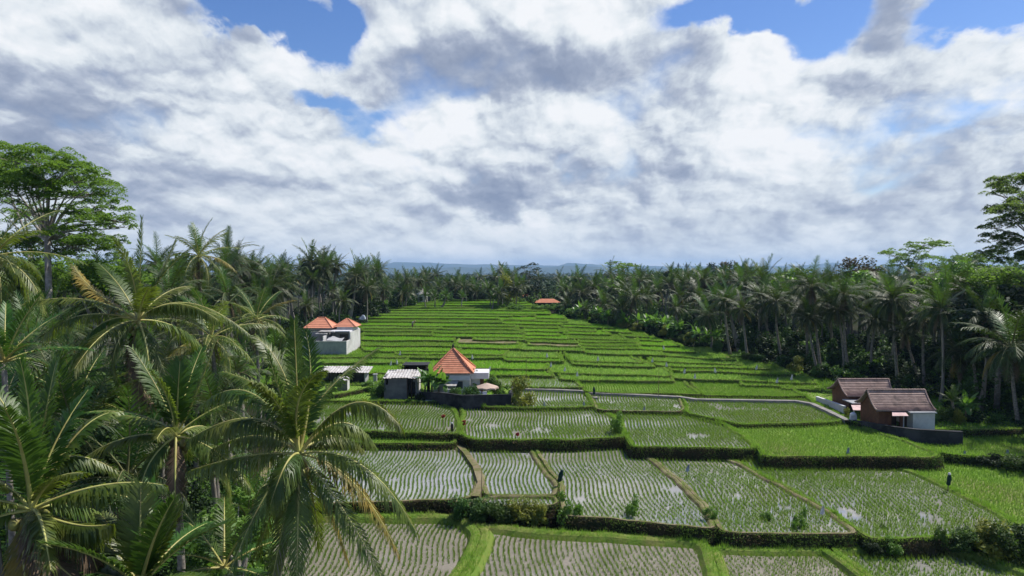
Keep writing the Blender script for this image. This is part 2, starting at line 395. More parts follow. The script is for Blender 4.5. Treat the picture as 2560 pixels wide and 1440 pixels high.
def field(pts, z, kind, rimw=.42, rimh=.22, dry=0, drop=1.7):
    P = np.array([onz(x, y, z + rimh)[:2] for x, y in pts])
    if area(P) < 0: P = P[::-1]
    dist = P[:, 1].min()
    P = np.array(chaikin(list(P), 2)); P = resample(P, .8 if dist < 75 else 1.4)
    wa = .20 if dist < 75 else .55
    P = P + np.array([[wa * n3(x, y, .28) + .12 * n3(x, y, 1.1), wa * n3(x, y, .28, 9) + .12 * n3(x, y, 1.1, 4)] for x, y in P])
    n = len(P); rings = []
    hz = np.array([.06 * n3(x, y, .8, 2) for x, y in P])
    lowl = drop
    spec = [(rimw, 0), (rimw * .72, rimh * .75), (rimw * .45, rimh), (0.02, rimh * .96), (-.06, rimh * .5), (-.12, -.25), (-.2, -.6), (-.34, -lowl)]
    for (o, h) in spec:
        Q = offset(P, o); zz = np.full(n, z + h)
        if h <= -.25: Q = offset(P, np.array([[o - .22 * (n3(x, y, .7, h) + .5 * n3(x, y, 2.1, h))] for x, y in P]))
        if h > 0: zz = zz + hz
        rings.append(np.column_stack([Q, zz]))
    V = np.concatenate(rings); Fs = []; mi = []
    inner = [Vector((x, y, 0)) for x, y, _ in rings[0]]
    for t in tessellate_polygon([inner]):
        a, b, c = t
        ar = (V[b, 0] - V[a, 0]) * (V[c, 1] - V[a, 1]) - (V[b, 1] - V[a, 1]) * (V[c, 0] - V[a, 0])
        Fs.append((a, b, c) if ar > 0 else (a, c, b)); mi.append(0)
    for r in range(len(spec) - 1):
        for i in range(n):
            j = (i + 1) % n
            Fs.append((r * n + j, r * n + i, (r + 1) * n + i, (r + 1) * n + j)); mi.append(1 if r < 3 else 2)
    floor = {'mud': MUD, 'wet': WET, 'mix': WETM, 'dense': GREENF, 'grass': GREENF, 'fallow': BUNDD}[kind]
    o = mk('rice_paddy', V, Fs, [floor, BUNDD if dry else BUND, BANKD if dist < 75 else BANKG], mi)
    tag(o, {'mud': 'rice paddy of young seedlings in bare wet mud', 'wet': 'flooded rice paddy reflecting the sky between seedling rows', 'mix': 'rice paddy with shallow water showing between the rows',
            'dense': 'terraced paddy of dense bright green rice', 'grass': 'grassy plot beside the sheds', 'fallow': 'narrow bare strip between paddies'}[kind], kind='structure')
    FIELDS.append(dict(P=P, z=z, kind=kind, rimh=rimh, rimw=rimw, dist=dist, dry=dry, drop=drop, hz=hz))
    return o

# nearest row, level 0
field([(560, 1480), (690, 1300), (800, 1281), (1120, 1284), (1175, 1296), (1205, 1335), (1180, 1390), (1140, 1450), (1000, 1750), (300, 1750)], 0, 'mud', .8, .38)
field([(1205, 1335), (1185, 1305), (1300, 1318), (1480, 1330), (1730, 1343), (1765, 1350), (1788, 1385), (1800, 1460), (1830, 1750), (1000, 1750), (1140, 1450), (1180, 1390)], 0, 'mud', .8, .34)
field([(1788, 1385), (1768, 1362), (1900, 1368), (2070, 1366), (2120, 1405), (2175, 1445), (2500, 1750), (1830, 1750), (1800, 1460)], 0, 'mud', .6, .3)
field([(2070, 1366), (2200, 1365), (2350, 1366), (2440, 1380), (2520, 1410), (2640, 1450), (3300, 1750), (2500, 1750), (2175, 1445), (2120, 1405)], 0, 'mix', .6, .3)
field([(2350, 1360), (2700, 1350), (3100, 1420), (3300, 1750), (2640, 1455), (2520, 1414), (2440, 1384)], -.35, 'mix', .5, .3)
# second row, level 1
Zb = .85
field([(700, 1108), (1130, 1108), (1165, 1128), (1192, 1165), (1204, 1205), (1185, 1240), (1150, 1247), (900, 1256), (700, 1262), (640, 1200)], Zb, 'wet', .45, .17, 1)
field([(1150, 1096), (1313, 1098), (1345, 1148), (1392, 1208), (1394, 1236), (1212, 1236), (1204, 1205), (1190, 1160), (1150, 1118)], Zb, 'wet', .4, .15, 1)
field([(1212, 1236), (1394, 1236), (1398, 1262), (1196, 1262)], Zb - .02, 'wet', .3, .2, 1)
field([(1130, 1247), (1200, 1230), (1196, 1266), (1150, 1262)], Zb + .05, 'fallow', .3, .1, 1)
field([(1318, 1098), (1578, 1102), (1620, 1140), (1690, 1195), (1760, 1260), (1792, 1322), (1560, 1300), (1404, 1288), (1397, 1210), (1350, 1145)], Zb, 'mix', .4, .16, 1)
field([(1582, 1108), (1775, 1125), (1850, 1160), (1960, 1214), (2080, 1278), (2152, 1334), (2000, 1334), (1830, 1332), (1792, 1322), (1760, 1260), (1690, 1195), (1620, 1140)], Zb, 'mix', .4, .16, 1)
field([(1790, 1128), (2170, 1145), (2290, 1180), (2400, 1228), (2500, 1280), (2570, 1325), (2560, 1336), (2400, 1342), (2300, 1347), (2170, 1346), (2080, 1278), (1960, 1214), (1850, 1160)], Zb, 'mix', .4, .16)
field([(2170, 1145), (2560, 1160), (2900, 1190), (3000, 1300), (2570, 1325), (2500, 1280), (2400, 1228), (2290, 1180)], Zb, 'dense', .4, .15)
# third row, level 1.7
Zc = 1.7
field([(800, 1000), (1105, 1006), (1135, 1022), (1150, 1050), (1150, 1085), (930, 1078), (760, 1072)], Zc + .05, 'mix', .4, .16)
field([(760, 1068), (1135, 1074), (1140, 1108), (760, 1106)], Zc - .45, 'dense', .35, .2)
field([(1148, 1004), (1490, 1010), (1545, 1045), (1566, 1092), (1440, 1098), (1180, 1098), (1150, 1085), (1152, 1040)], Zc, 'mix', .45, .17, 0, .9)
field([(1490, 1012), (1700, 1022), (1760, 1040), (1830, 1066), (1893, 1113), (1880, 1120), (1700, 1118), (1580, 1116), (1566, 1092), (1545, 1045)], Zc, 'mix', .4, .16, 0, .9)
field([(1700, 1034), (2110, 1044), (2180, 1072), (2260, 1098), (2350, 1132), (2340, 1142), (2150, 1140), (1905, 1140), (1893, 1113), (1830, 1066)], Zc, 'dense', .42, .16, 0, .9)
field([(2140, 1050), (2420, 1062), (2600, 1080), (2700, 1140), (2420, 1140), (2350, 1132), (2260, 1098), (2180, 1072)], Zc - .25, 'dense', .35, .2)
# fourth row
Zd = 1.9
field([(1290, 962), (1460, 968), (1480, 1000), (1484, 1016), (1300, 1019), (1200, 1016)], Zd, 'mix', .35, .2, 0, .7)
field([(1462, 970), (1690, 980), (1712, 1016), (1706, 1030), (1500, 1024), (1484, 1016), (1480, 1000)], Zd, 'mix', .35, .2, 1, .7)
field([(1690, 980), (2010, 990), (2090, 1028), (2110, 1052), (1980, 1058), (1850, 1060), (1760, 1040), (1712, 1030), (1716, 1010)], Zd, 'mix', .35, .2, 0, .7)
field([(1990, 900), (2300, 930), (2600, 1000), (2600, 1070), (2420, 1074), (2290, 1070), (2140, 1058), (2060, 1020), (2000, 985)], Zd + .1, 'grass', .3, .08, 0, .7)
# plot with the sheds
field([(730, 940), (1060, 945), (1120, 975), (1120, 1003), (780, 1001), (700, 990)], 2.0, 'grass', .35, .12, 0, .8)
field([(1040, 940), (1290, 940), (1290, 1000), (1060, 996)], 2.2, 'grass', .35, .05, 0, .8)
field([(720, 925), (960, 928), (975, 960), (830, 988), (700, 985)], 2.3, 'grass', .35, .12, 0, .8)
# upper terraces: (near edge left x, left y, right x, right y, back y, slant, kind)
UP = [
 (560, 958, 960, 962, 905, 10, 'dense'), (950, 946, 1240, 950, 905, 10, 'mix'), (1200, 964, 1462, 968, 925, -45, 'mix'), (1462, 979, 1755, 986, 938, -60, 'dense'),
 (1760, 988, 2020, 990, 945, -90, 'dense'), (1960, 972, 2120, 976, 940, 20, 'dense'), (1850, 962, 2110, 972, 940, 0, 'dense'),
 (540, 930, 1000, 932, 880, 15, 'dense'), (1200, 937, 1385, 939, 905, -25, 'dense'), (1400, 948, 1690, 952, 905, -30, 'dense'), (1685, 945, 2050, 958, 905, -80, 'dense'),
 (1380, 930, 1685, 940, 900, -35, 'dense'), (1684, 926, 1990, 936, 895, -90, 'dense'), (1000, 915, 1380, 923, 885, -22, 'dense'),
 (560, 905, 1010, 907, 870, 35, 'dense'), (1436, 910, 1645, 917, 885, -60, 'dense'), (1640, 912, 1930, 922, 880, -80, 'dense'),
 (780, 893, 1262, 894, 870, 12, 'dense'), (1262, 900, 1412, 902, 868, -18, 'dense'), (1430, 902, 1612, 906, 872, -70, 'dense'), (1640, 902, 1860, 912, 878, -80, 'dense'),
 (985, 884, 1262, 886, 862, 22, 'dense'), (1262, 892, 1406, 894, 868, -26, 'dense'), (1466, 882, 1668, 888, 860, -40, 'dense'), (1665, 889, 1842, 901, 868, -70, 'dense'),
 (1305, 873, 1466, 877, 855, -8, 'dense'), (1602, 874, 1738, 880, 858, -40, 'dense'), (905, 876, 1150, 878, 850, 20, 'dense'),
 (1147, 868, 1305, 871, 848, -8, 'dense'), (1452, 869, 1603, 872, 852, -10, 'dense'), (905, 863, 1146, 865, 842, -10, 'dense'), (1320, 862, 1455, 865, 845, -20, 'fallow'),
 (1452, 862, 1598, 864, 848, -10, 'dense'), (1602, 862, 1704, 864, 848, -30, 'dense'), (1147, 857, 1296, 858, 840, -6, 'fallow'), (1317, 854, 1448, 857, 840, -20, 'dense'),
 (905, 849, 1141, 851, 832, -8, 'dense'), (1185, 848, 1313, 850, 835, -6, 'dense'), (1448, 854, 1598, 856, 838, -18, 'dense'), (1598, 850, 1660, 852, 838, -30, 'dense'),
 (1312, 845, 1425, 847, 833, -10, 'dense'), (1080, 840, 1313, 843, 826, -10, 'dense'), (1425, 846, 1570, 849, 832, -25, 'dense'), (1552, 838, 1625, 843, 826, -20, 'dense'),
 (905, 836, 1081, 838, 818, 8, 'dense'), (1312, 836, 1400, 838, 824, -10, 'dense'), (1410, 834, 1527, 836, 820, -18, 'dense'), (1080, 830, 1311, 833, 818, -6, 'dense'),
 (905, 827, 1085, 828, 812, 10, 'dense'), (1310, 827, 1421, 829, 815, -14, 'dense'), (1400, 826, 1498, 828, 814, -20, 'dense'), (1510, 828, 1580, 831, 816, -20, 'dense'),
 (895, 820, 1102, 821, 808, 6, 'dense'), (1100, 822, 1296, 824, 808, -6, 'dense'), (1295, 818, 1400, 820, 806, -12, 'dense'), (1405, 816, 1530, 820, 806, -24, 'dense'),
 (885, 813, 1167, 815, 800, -8, 'dense'), (1166, 814, 1290, 815, 800, -8, 'dense'), (1255, 808, 1408, 811, 798, -14, 'dense'), (1400, 809, 1480, 811, 798, -20, 'dense'),
 (890, 803, 1256, 806, 792, -6, 'dense'), (1250, 800, 1425, 804, 790, -16, 'dense'), (905, 794, 1248, 796, 785, -6, 'dense'), (1247, 798, 1341, 799, 788, -6, 'dense'),
 (1340, 794, 1415, 796, 784, -10, 'dense'), (940, 787, 1282, 790, 778, -6, 'dense'), (1282, 788, 1341, 789, 779, -5, 'dense'), (960, 781, 1377, 784, 772, -6, 'dense'),
 (940, 774, 1360, 776, 765, -4, 'dense'), (920, 768, 1340, 769, 759, -3, 'dense'), (960, 762, 1330, 763, 753, -3, 'dense'), (980, 756, 1320, 757, 748, -2, 'dense'), (1000, 750, 1310, 751, 742, 0, 'dense')]
for (x0, y0, x1, y1, yb, sl_, kd) in UP:
    z = zfar((y0 + y1) / 2) - .15; mx_ = (x0 + x1) / 2
    wv = 1.1 * math.sin(x0 * .07)
    pts = [(x0, y0), (x0 * .7 + x1 * .3, y0 * .7 + y1 * .3 + wv), (x0 * .3 + x1 * .7, y0 * .3 + y1 * .7 - wv * .7), (x1, y1), (x1 + sl_, yb), (x0 + sl_ * .5, yb)]
    far_ = (y0 + y1) / 2 < 900
    field(pts, z, kd, .38, .15 if far_ else .18, 0, 1.1)

def tris(C, dirx, diry, hh, ww, lean):
    """one pointed blade per row: base centre C, facing angle, height, width, lean"""
    n = len(C); a = np.stack([np.cos(dirx), np.sin(dirx), np.zeros(n)], 1); b = np.stack([-np.sin(dirx), np.cos(dirx), np.zeros(n)], 1)
    V = np.empty((n, 3, 3)); V[:, 0] = C - a * (ww / 2)[:, None]; V[:, 1] = C + a * (ww / 2)[:, None]
    V[:, 2] = C + b * (lean * hh)[:, None]; V[:, 2, 2] += hh
    return V.reshape(-1, 3)
def vnoise(X, Y, sc, seed):
    """cheap smooth value noise, vectorised"""
    x = X * sc + seed * 17.3; y = Y * sc + seed * 7.7; xi = np.floor(x).astype(int); yi = np.floor(y).astype(int); fx = x - xi; fy = y - yi
    fx = fx * fx * (3 - 2 * fx); fy = fy * fy * (3 - 2 * fy)
    def h(a, b): v = np.sin(a * 127.1 + b * 311.7 + seed * 74.7) * 43758.5453; return v - np.floor(v)
    return (h(xi, yi) * (1 - fx) + h(xi + 1, yi) * fx) * (1 - fy) + (h(xi, yi + 1) * (1 - fx) + h(xi + 1, yi + 1) * fx) * fy
def scatter_rice():
    near = []; farv = []; fm = []; nm_ = []
    for k, f in enumerate(FIELDS):
        if f['kind'] in ('fallow',): continue
        P = f['P']; Pi = offset(P, f['rimw'] * .8); x0, y0 = P.min(0); x1, y1 = P.max(0)
        y0 = max(y0, 24)
        far_ = f['dist'] > 76
        sx, sy = (.30, .17) if not far_ else (.34, .30)
        if f['kind'] == 'grass': sx, sy = .3, .3
        gx, gy = np.meshgrid(np.arange(x0, x1, sx), np.arange(y0, y1, sy)); X = gx.ravel(); Y = gy.ravel()
        X = X + .17 * np.sin(Y * .75 + k) + .5 * (vnoise(X * .6, Y, .13, k) - .5) + RNG.normal(0, .018 if not far_ else .06, len(X)); Y = Y + RNG.normal(0, .03, len(Y))
        ang = [0, .02, -.03, .04, -.02][k % 5]; X = X + (Y - y0) * ang
        m = inside(Pi, X, Y) & (np.abs(X) < Y * .80 + 2)
        for q in FIELDS:
            if q is not f and q['z'] > f['z'] + .01:
                bb0 = q['P'].min(0); bb1 = q['P'].max(0)
                if bb0[0] < x1 and bb1[0] > x0 and bb0[1] < y1 and bb1[1] > y0: m &= ~inside(q['P'], X, Y)
        X, Y = X[m], Y[m]
        nz = vnoise(X, Y, .16, k); nf = vnoise(X, Y, .9, k + 3)
        if f['kind'] in ('mud',): keep = RNG.random(len(X)) < .90; hh = .15 + .12 * nf; nb = 8; ww = .032
        elif f['kind'] == 'wet': keep = RNG.random(len(X)) < .96; hh = .15 + .16 * nf; nb = 8; ww = .034
        elif f['kind'] == 'mix': keep = RNG.random(len(X)) < .93; hh = .15 + .12 * nz + .09 * nf; nb = 9; ww = .036
        elif f['kind'] == 'grass': keep = RNG.random(len(X)) < .8; hh = .08 + .18 * nf; nb = 5; ww = .06
        else:
            keep = RNG.random(len(X)) < .95; hh = .24 + .07 * nf; nb = 6 if not far_ else 5; ww = .045 if not far_ else .085
        if f['kind'] in ('mud', 'wet', 'mix'):
            keep &= ~((vnoise(X, Y, .45, k + 11) < .13) & (RNG.random(len(X)) < .8))
            ed = np.minimum(1, (Y - y0) / max(1, y1 - y0)); hh = hh * (1 + .35 * (vnoise(X, Y, .07, k + 21) - .3)) + .05 * (ed > .86)
        X, Y, hh, nz = X[keep], Y[keep], hh[keep], nz[keep]
        # greener tufts toward the far rim and along the edges of flooded fields
        n = len(X)
        C = np.repeat(np.column_stack([X, Y, np.full(n, f['z'] - .01)]), nb, 0); N = len(C)
        C[:, :2] += RNG.normal(0, .028 if not far_ else .07, (N, 2))
        V = tris(C, RNG.uniform(0, 6.283, N), None, np.repeat(hh, nb) * RNG.uniform(.6, 1.2, N), np.full(N, ww) * RNG.uniform(.7, 1.3, N), RNG.uniform(.1, .55, N))
        q = [0, 0, 1, 0, 2, 1, 0, 2][int(abs(f['P'][:, 0].mean() * 3.1 + f['dist'] * 1.7)) % 8]
        if far_ or f['kind'] == 'grass': farv.append(V); fm.append(np.full(N, q))
        else: near.append(V); nm_.append(np.full(N, 1 if f['kind'] == 'dense' else 0))
    for nm, L, m_, mi_, lb in (('rice_seedlings', near, [RICEN, RICEO], nm_, 'rows of young rice seedlings in the flooded near paddies'), ('rice_crop', farv, [RICE, RICEO, RICEP], fm, 'dense bright green rice standing on the terraces')):
        V = np.concatenate(L); print(nm, len(V) // 3)
        tag(mk(nm, V, np.arange(len(V)).reshape(-1, 3), m_, np.concatenate(mi_)), lb, 'rice', kind='stuff')
def scatter_bund_grass():
    L = []
    for f in FIELDS:
        P = f['P']; n = len(P); seg = np.roll(P, -1, 0) - P; ln = np.linalg.norm(seg, axis=1); tot = ln.sum()
        near = f['dist'] < 75
        dens = (230 if near else 48) * (.22 if f['dry'] else 1)
        if f['kind'] == 'fallow': dens *= .3
        N = int(tot * dens); i = RNG.choice(n, N, p=ln / tot); t = RNG.random(N)
        B = P[i] + seg[i] * t[:, None]; nn = np.stack([-seg[i, 1], seg[i, 0]], 1) / (ln[i][:, None] + 1e-9)
        w = RNG.uniform(-.36, f['rimw'] * .7, N)
        side = w < -.02
        z = np.where(w > f['rimw'] * .45, f['rimh'] * .85, f['rimh'] * .97) + f['z'] + f['hz'][i] * .8
        dz = RNG.random(N) ** 2.2 * min(f['drop'], 1.0); z = np.where(side, f['z'] + f['rimh'] * .6 - dz, z); w = np.where(side, -.07 - .08 * dz, w)
        C = np.column_stack([B + nn * w[:, None], z])
        ok = (np.abs(C[:, 0]) < C[:, 1] * .8 + 2) & (C[:, 1] > 22)
        C = C[ok]; N = len(C); nf = vnoise(C[:, 0], C[:, 1], .8, 5)
        V = tris(C, RNG.uniform(0, 6.283, N), None, (.06 + .22 * nf * RNG.random(N)) * (1 if near else 1.1) * np.where(vnoise(C[:, 0], C[:, 1], 1.7, 9) > .72, 1.9, 1.0), np.full(N, .032 if near else .09), RNG.uniform(.1, .8, N)); L.append(V)
    V = np.concatenate(L); print('bund grass', len(V) // 3)
    tag(mk('bund_grass', V, np.arange(len(V)).reshape(-1, 3), GRASS), 'short grass growing on the earth bunds between paddies', 'grass', kind='stuff')
def bank_weeds():
    VV = []; MI = []
    for f in FIELDS:
        if f['dist'] > 75 or f['z'] < .6: continue
        P = f['P']; n = len(P); seg = np.roll(P, -1, 0) - P; ln = np.linalg.norm(seg, axis=1)
        nn = np.stack([-seg[:, 1], seg[:, 0]], 1) / (ln[:, None] + 1e-9)
        front = np.where(nn[:, 1] > .25, 1.0, .12); pr = ln * front; N = int(pr.sum() * 190)
        i = RNG.choice(n, N, p=pr / pr.sum()); t = RNG.random(N); dz = RNG.random(N) * min(f['drop'], 1.15)
        w = -.10 - .16 * dz - RNG.random(N) * .16
        C = np.column_stack([P[i] + seg[i] * t[:, None] + nn[i] * w[:, None], f['z'] + f['rimh'] * .7 - dz])
        C = C[vnoise(C[:, 0] * 1.0, C[:, 2] * 3 + C[:, 1], .9, 4) > .22]
        from_ = vnoise(C[:, 0], C[:, 1], .55, 8) + RNG.normal(0, .12, len(C)); VV.append(C); MI.append(np.where(from_ > .52, 1, np.where(from_ < .34, 2, 0)))
    C = np.concatenate(VV); n = len(C); rg = RNG; nrm = rg.normal(0, 1, (n, 3)); nrm[:, 2] += .6; nrm /= np.linalg.norm(nrm, axis=1, keepdims=True)
    a = np.cross(nrm, rg.normal(0, 1, (n, 3))); a /= np.linalg.norm(a, axis=1, keepdims=True); b = np.cross(nrm, a); q = rg.uniform(.035, .085, (n, 1))
    V = np.stack([C - a * q, C + b * q * .5, C + a * q, C - b * q * .5], 1).reshape(-1, 3); print('weeds', n)
    tag(mk('bank_weeds', V, np.arange(len(V)).reshape(-1, 4), [mat('weed_brown', (.14, .105, .055), (.09, .075, .035), 2, .9, .1, .15), mat('weed_green', (.07, .13, .02), (.11, .16, .035), 2, .8, .1, .3), mat('weed_dark', (.035, .04, .015), (.05, .045, .02), 2, .9, .1, .1)], np.concatenate(MI)),
        'dry brown and green weeds clothing the tall near banks', 'weeds', kind='stuff')
scatter_rice(); scatter_bund_grass(); bank_weeds()

# ------------------------------------------------------------------ palms
def frond(P0, P1, P2, npair, L, droop, w, mi=0, seg=2, fold=0.15, seed=0, rr=.035, nr=9, gap=.10):
    """one coconut frond along a quadratic arc: stalk plus two combs of leaflets -> verts, quads, material ids"""
    rg = np.random.default_rng(seed); P0, P1, P2 = map(lambda a: np.asarray(a, float), (P0, P1, P2))
    up = np.array([0, 0, 1.0])
    def B(t): t = t[:, None]; return (1 - t) ** 2 * P0 + 2 * t * (1 - t) * P1 + t * t * P2
    def T(t): t = t[:, None]; v = 2 * (1 - t) * (P1 - P0) + 2 * t * (P2 - P1); return v / (np.linalg.norm(v, axis=1, keepdims=True) + 1e-9)
    hd = P2 - P0; hd = hd * [1, 1, 0]; hl = np.linalg.norm(hd)
    sref = np.array([hd[1], -hd[0], 0]) / hl if hl > .2 else np.array([1.0, 0, 0])
    V = []; Q = []; M = []; b = 0
    t = np.linspace(gap, .995, npair); t = t + rg.normal(0, .25 / npair, npair); t = np.clip(t, gap, 1)
    for sgn in (-1, 1):
        p = B(t); tt = T(t)
        Sd = sref[None, :] - tt * (tt @ sref)[:, None]; Sd /= np.linalg.norm(Sd, axis=1, keepdims=True)
        U = np.cross(Sd, tt); U *= np.sign(U[:, 2:3] + 1e-6)
        l = L * (.42 + .58 * np.sin(np.pi * np.clip((t - gap) / (1 - gap), 0, 1) ** .75)) * rg.uniform(.85, 1.1, npair)
        a = np.interp(t, [0, 1], [R(25), R(62)]) + rg.normal(0, .07, npair)
        dr = Sd * sgn * np.cos(a)[:, None] + tt * np.sin(a)[:, None] + U * fold
        dr += rg.normal(0, .06, (npair, 3))
        dp = droop * rg.uniform(.7, 1.25, npair)
        mid = p + dr * (l * .5)[:, None] - up * (l * dp * .16)[:, None]
        tip = p + dr * (l * np.clip(1 - .35 * dp, .35, 1))[:, None] - up * (l * dp * .85)[:, None]
        wv = tt * (w / 2) + Sd * 0
        if seg == 2:
            V.append(np.stack([p - wv * .6, p + wv * .6, mid + wv, mid - wv, tip + wv * .15, tip - wv * .15], 1).reshape(-1, 3))
            k = np.arange(npair)[:, None] * 6 + b; Q.append(np.concatenate([k + [0, 1, 2, 3], k + [3, 2, 4, 5]])); b += npair * 6; M += [mi] * (2 * npair)
        else:
            V.append(np.stack([p - wv, p + wv, tip + wv * .3, tip - wv * .3], 1).reshape(-1, 3))
            k = np.arange(npair)[:, None] * 4 + b; Q.append(k + [0, 1, 2, 3]); b += npair * 4; M += [mi] * npair
    tr = np.linspace(0, 1, nr); p = B(tr); tt = T(tr); Sd = sref[None, :] - tt * (tt @ sref)[:, None]; Sd /= np.linalg.norm(Sd, axis=1, keepdims=True); U = np.cross(Sd, tt)
    r = (rr * (1 - tr * .85))[:, None]
    ring = np.stack([p + Sd * r * 1.3, p + U * r, p - Sd * r * 1.3, p - U * r], 1).reshape(-1, 3); V.append(ring)
    for i in range(nr - 1):
        for k in range(4): Q.append(np.array([[b + i * 4 + k, b + i * 4 + (k + 1) % 4, b + (i + 1) * 4 + (k + 1) % 4, b + (i + 1) * 4 + k]])); M.append(3)
    return np.concatenate(V), np.concatenate(Q), M
PM = [PALM, PALMG, PALMD, RACH, NUT, PALMY]
RACHM = mat('rachis_dark', (.15, .16, .06), (.11, .11, .045), 1.0, .6, .3)  # darker stalk colour for the shared grove crowns
PMM = [PALM, PALMG, PALMD, RACHM, NUT, PALMY]
def arc(L, az, e, bend):
    c = lambda a, el_: np.array([math.cos(el_) * math.cos(a), math.cos(el_) * math.sin(a), math.sin(el_)])
    P1 = c(az, e) * L * .5; P2 = P1 + c(az, e - bend) * L * .52; return P1, P2
def crown_data(seed, L=4.6, nf=24, npair=40, seg=2, w=.05, young=False, dead=2, yellow=1, nuts=True, droopk=1.0):
    rg = random.Random(seed); VV = []; QQ = []; MM = []; b = 0
    for i in range(nf):
        age = i / (nf - 1); az = i * 2.39996 + rg.uniform(-.25, .25)
        if young: e = R(84 - 62 * age + rg.uniform(-6, 6)); bend = R(18 + 45 * age + rg.uniform(-8, 12)); dr = .08 + .35 * age
        else: e = R(82 - 112 * age ** .8 + rg.uniform(-9, 9)); bend = R(22 + 50 * math.sin(min(1, age * 1.3) * 2.2) + rg.uniform(-10, 12)); dr = (.15 + 1.0 * age) * droopk
        ll = L * (.72 + .28 * math.sin(math.pi * min(1, .25 + age))) * rg.uniform(.88, 1.08)
        mi = 5 if (young or (age < .08)) else 0
        if i >= nf - dead: mi = 2; e = R(-68 + rg.uniform(-8, 8)); bend = R(14); ll *= .8; dr = .5
        elif i >= nf - dead - yellow: mi = 1; dr = 1.0
        P1, P2 = arc(ll, az, e, bend)
        V, Q, M = frond((math.cos(az) * .12, math.sin(az) * .12, rg.uniform(-.25, .15)), P1, P2, npair, ll * .25, dr, w, mi, seg, .2 if age < .4 else .02, seed * 100 + i, .045)
        VV.append(V); QQ.append(Q + b); MM += M; b += len(V)
    return np.concatenate(VV), np.concatenate(QQ), MM
def nuts_mesh(name, seed, n=9, r=.13, parent=None, loc=None):
    rg = random.Random(seed); mb = MB()
    for i in range(n):
        a = rg.uniform(0, 6.28); q = (math.cos(a) * rg.uniform(.2, .4), math.sin(a) * rg.uniform(.2, .4), rg.uniform(-.75, -.25))
        mb.lathe([(r * math.sin(x * math.pi / 6) * 1.0 + .001, -r * 1.2 * math.cos(x * math.pi / 6) + q[2]) for x in range(7)], q[0], q[1], 8)
    return mb.build(name, NUT, parent, True, loc)
def trunk_pts(b, t, bow, n=10):
    b, t = Vector(b), Vector(t); P = []
    for i in range(n + 1):
        f = i / n; p = b.lerp(t, f); p.x += bow[0] * math.sin(math.pi * f); p.y += bow[1] * math.sin(math.pi * f); P.append(p)
    return P
def trunk_mesh(name, pts, r0, r1, parent=None, rings=True):
    mb = MB(); n = len(pts) - 1; P = []; Rr = []
    for i in range(n + 1):
        f = i / n; r = r0 * (1 - f) + r1 * f + (r0 * .5 * math.exp(-f * 14)); P.append(pts[i]); Rr.append(r * (1.07 if rings and i % 2 else 1))
    mb.tube(P, Rr, 8); return mb.build(name, BARK, parent, True)

# shared crown shapes for the groves: (crown mesh data blocks) at two detail levels
def crown_block(seed, **k):
    V, Q, M = crown_data(seed, **k); o = mk('crown', V, Q, PMM, M); me = o.data; bpy.data.objects.remove(o); return me
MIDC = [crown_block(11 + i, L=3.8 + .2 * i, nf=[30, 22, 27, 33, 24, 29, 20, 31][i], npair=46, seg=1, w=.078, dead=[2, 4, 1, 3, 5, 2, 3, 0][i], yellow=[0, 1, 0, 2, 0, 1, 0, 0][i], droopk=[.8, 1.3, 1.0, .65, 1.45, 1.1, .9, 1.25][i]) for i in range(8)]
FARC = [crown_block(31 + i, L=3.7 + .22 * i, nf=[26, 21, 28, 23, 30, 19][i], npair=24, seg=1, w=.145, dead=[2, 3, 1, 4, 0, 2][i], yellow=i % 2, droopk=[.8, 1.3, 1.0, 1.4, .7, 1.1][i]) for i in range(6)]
YNGC = [crown_block(51 + i, L=3.4, nf=13, npair=34, seg=1, w=.075, young=True, dead=0, yellow=0) for i in range(3)]
def trunk_block(bow, lean, n=12):
    pts = trunk_pts((0, 0, 0), (lean, 0, 1), (bow, 0), n); mb = MB()
    mb.tube(pts, [(.17 * (1 - i / n) + .10 * i / n + .10 * math.exp(-i * 1.2)) * (1.05 if i % 2 else 1) for i in range(n + 1)], 7)
    o = mb.build('trunk', BARK, None, True); me = o.data; bpy.data.objects.remove(o); return me
TRB = [(trunk_block(b, l), l) for b, l in ((.25, .5), (-.4, .9), (.6, -.6), (-.2, 0), (.3, 1.6))]
NUTB = []
for i in range(2):
    o = nuts_mesh('coconut_cluster', i, 9); NUTB.append(o.data); bpy.data.objects.remove(o)
PALMPOS = []
def palm(base, H, kind, label, group, lean=None, sc=1.0, rz=None, name='coconut_palm'):
    rg = random
    r = empty(name, base, label, 'palm tree', group, rg.uniform(0, 6.28) if rz is None else rz)
    tb, l = TRB[rg.randrange(5) if lean is None else lean]
    t = bpy.data.objects.new('trunk', tb); COL.objects.link(t); t.parent = r; t.scale = (1, 1, H)
    me = rg.choice({'mid': MIDC, 'far': FARC, 'young': YNGC}[kind])
    c = bpy.data.objects.new('crown', me); COL.objects.link(c); c.parent = r; c.location = (l, 0, H)
    c.rotation_euler = (rg.uniform(-.16, .16), rg.uniform(-.16, .16), rg.uniform(0, 6.28)); q = sc * rg.uniform(.82, 1.14); c.scale = (q, q, q * rg.uniform(.9, 1.15))
    if kind == 'mid' and rg.random() < .7:
        k = bpy.data.objects.new('coconut_cluster', rg.choice(NUTB)); COL.objects.link(k); k.parent = r; k.location = (l, 0, H)
    PALMPOS.append((base[0], base[1])); return r
def palm_px(px, pyc, d, bpx=None, kind=None, sc=1.0, label=None, group=None, gz=None, name='coconut_palm'):
    """palm whose crown centre is seen at (px, pyc) at depth d"""
    c = atd(px, pyc, d); g0 = (lev(d) - .8) if gz is None else gz
    return palm((c[0], d, g0), max(1.2, c[2] - g0), kind or ('mid' if d < 120 else 'far'), label, group, sc=sc, name=name)

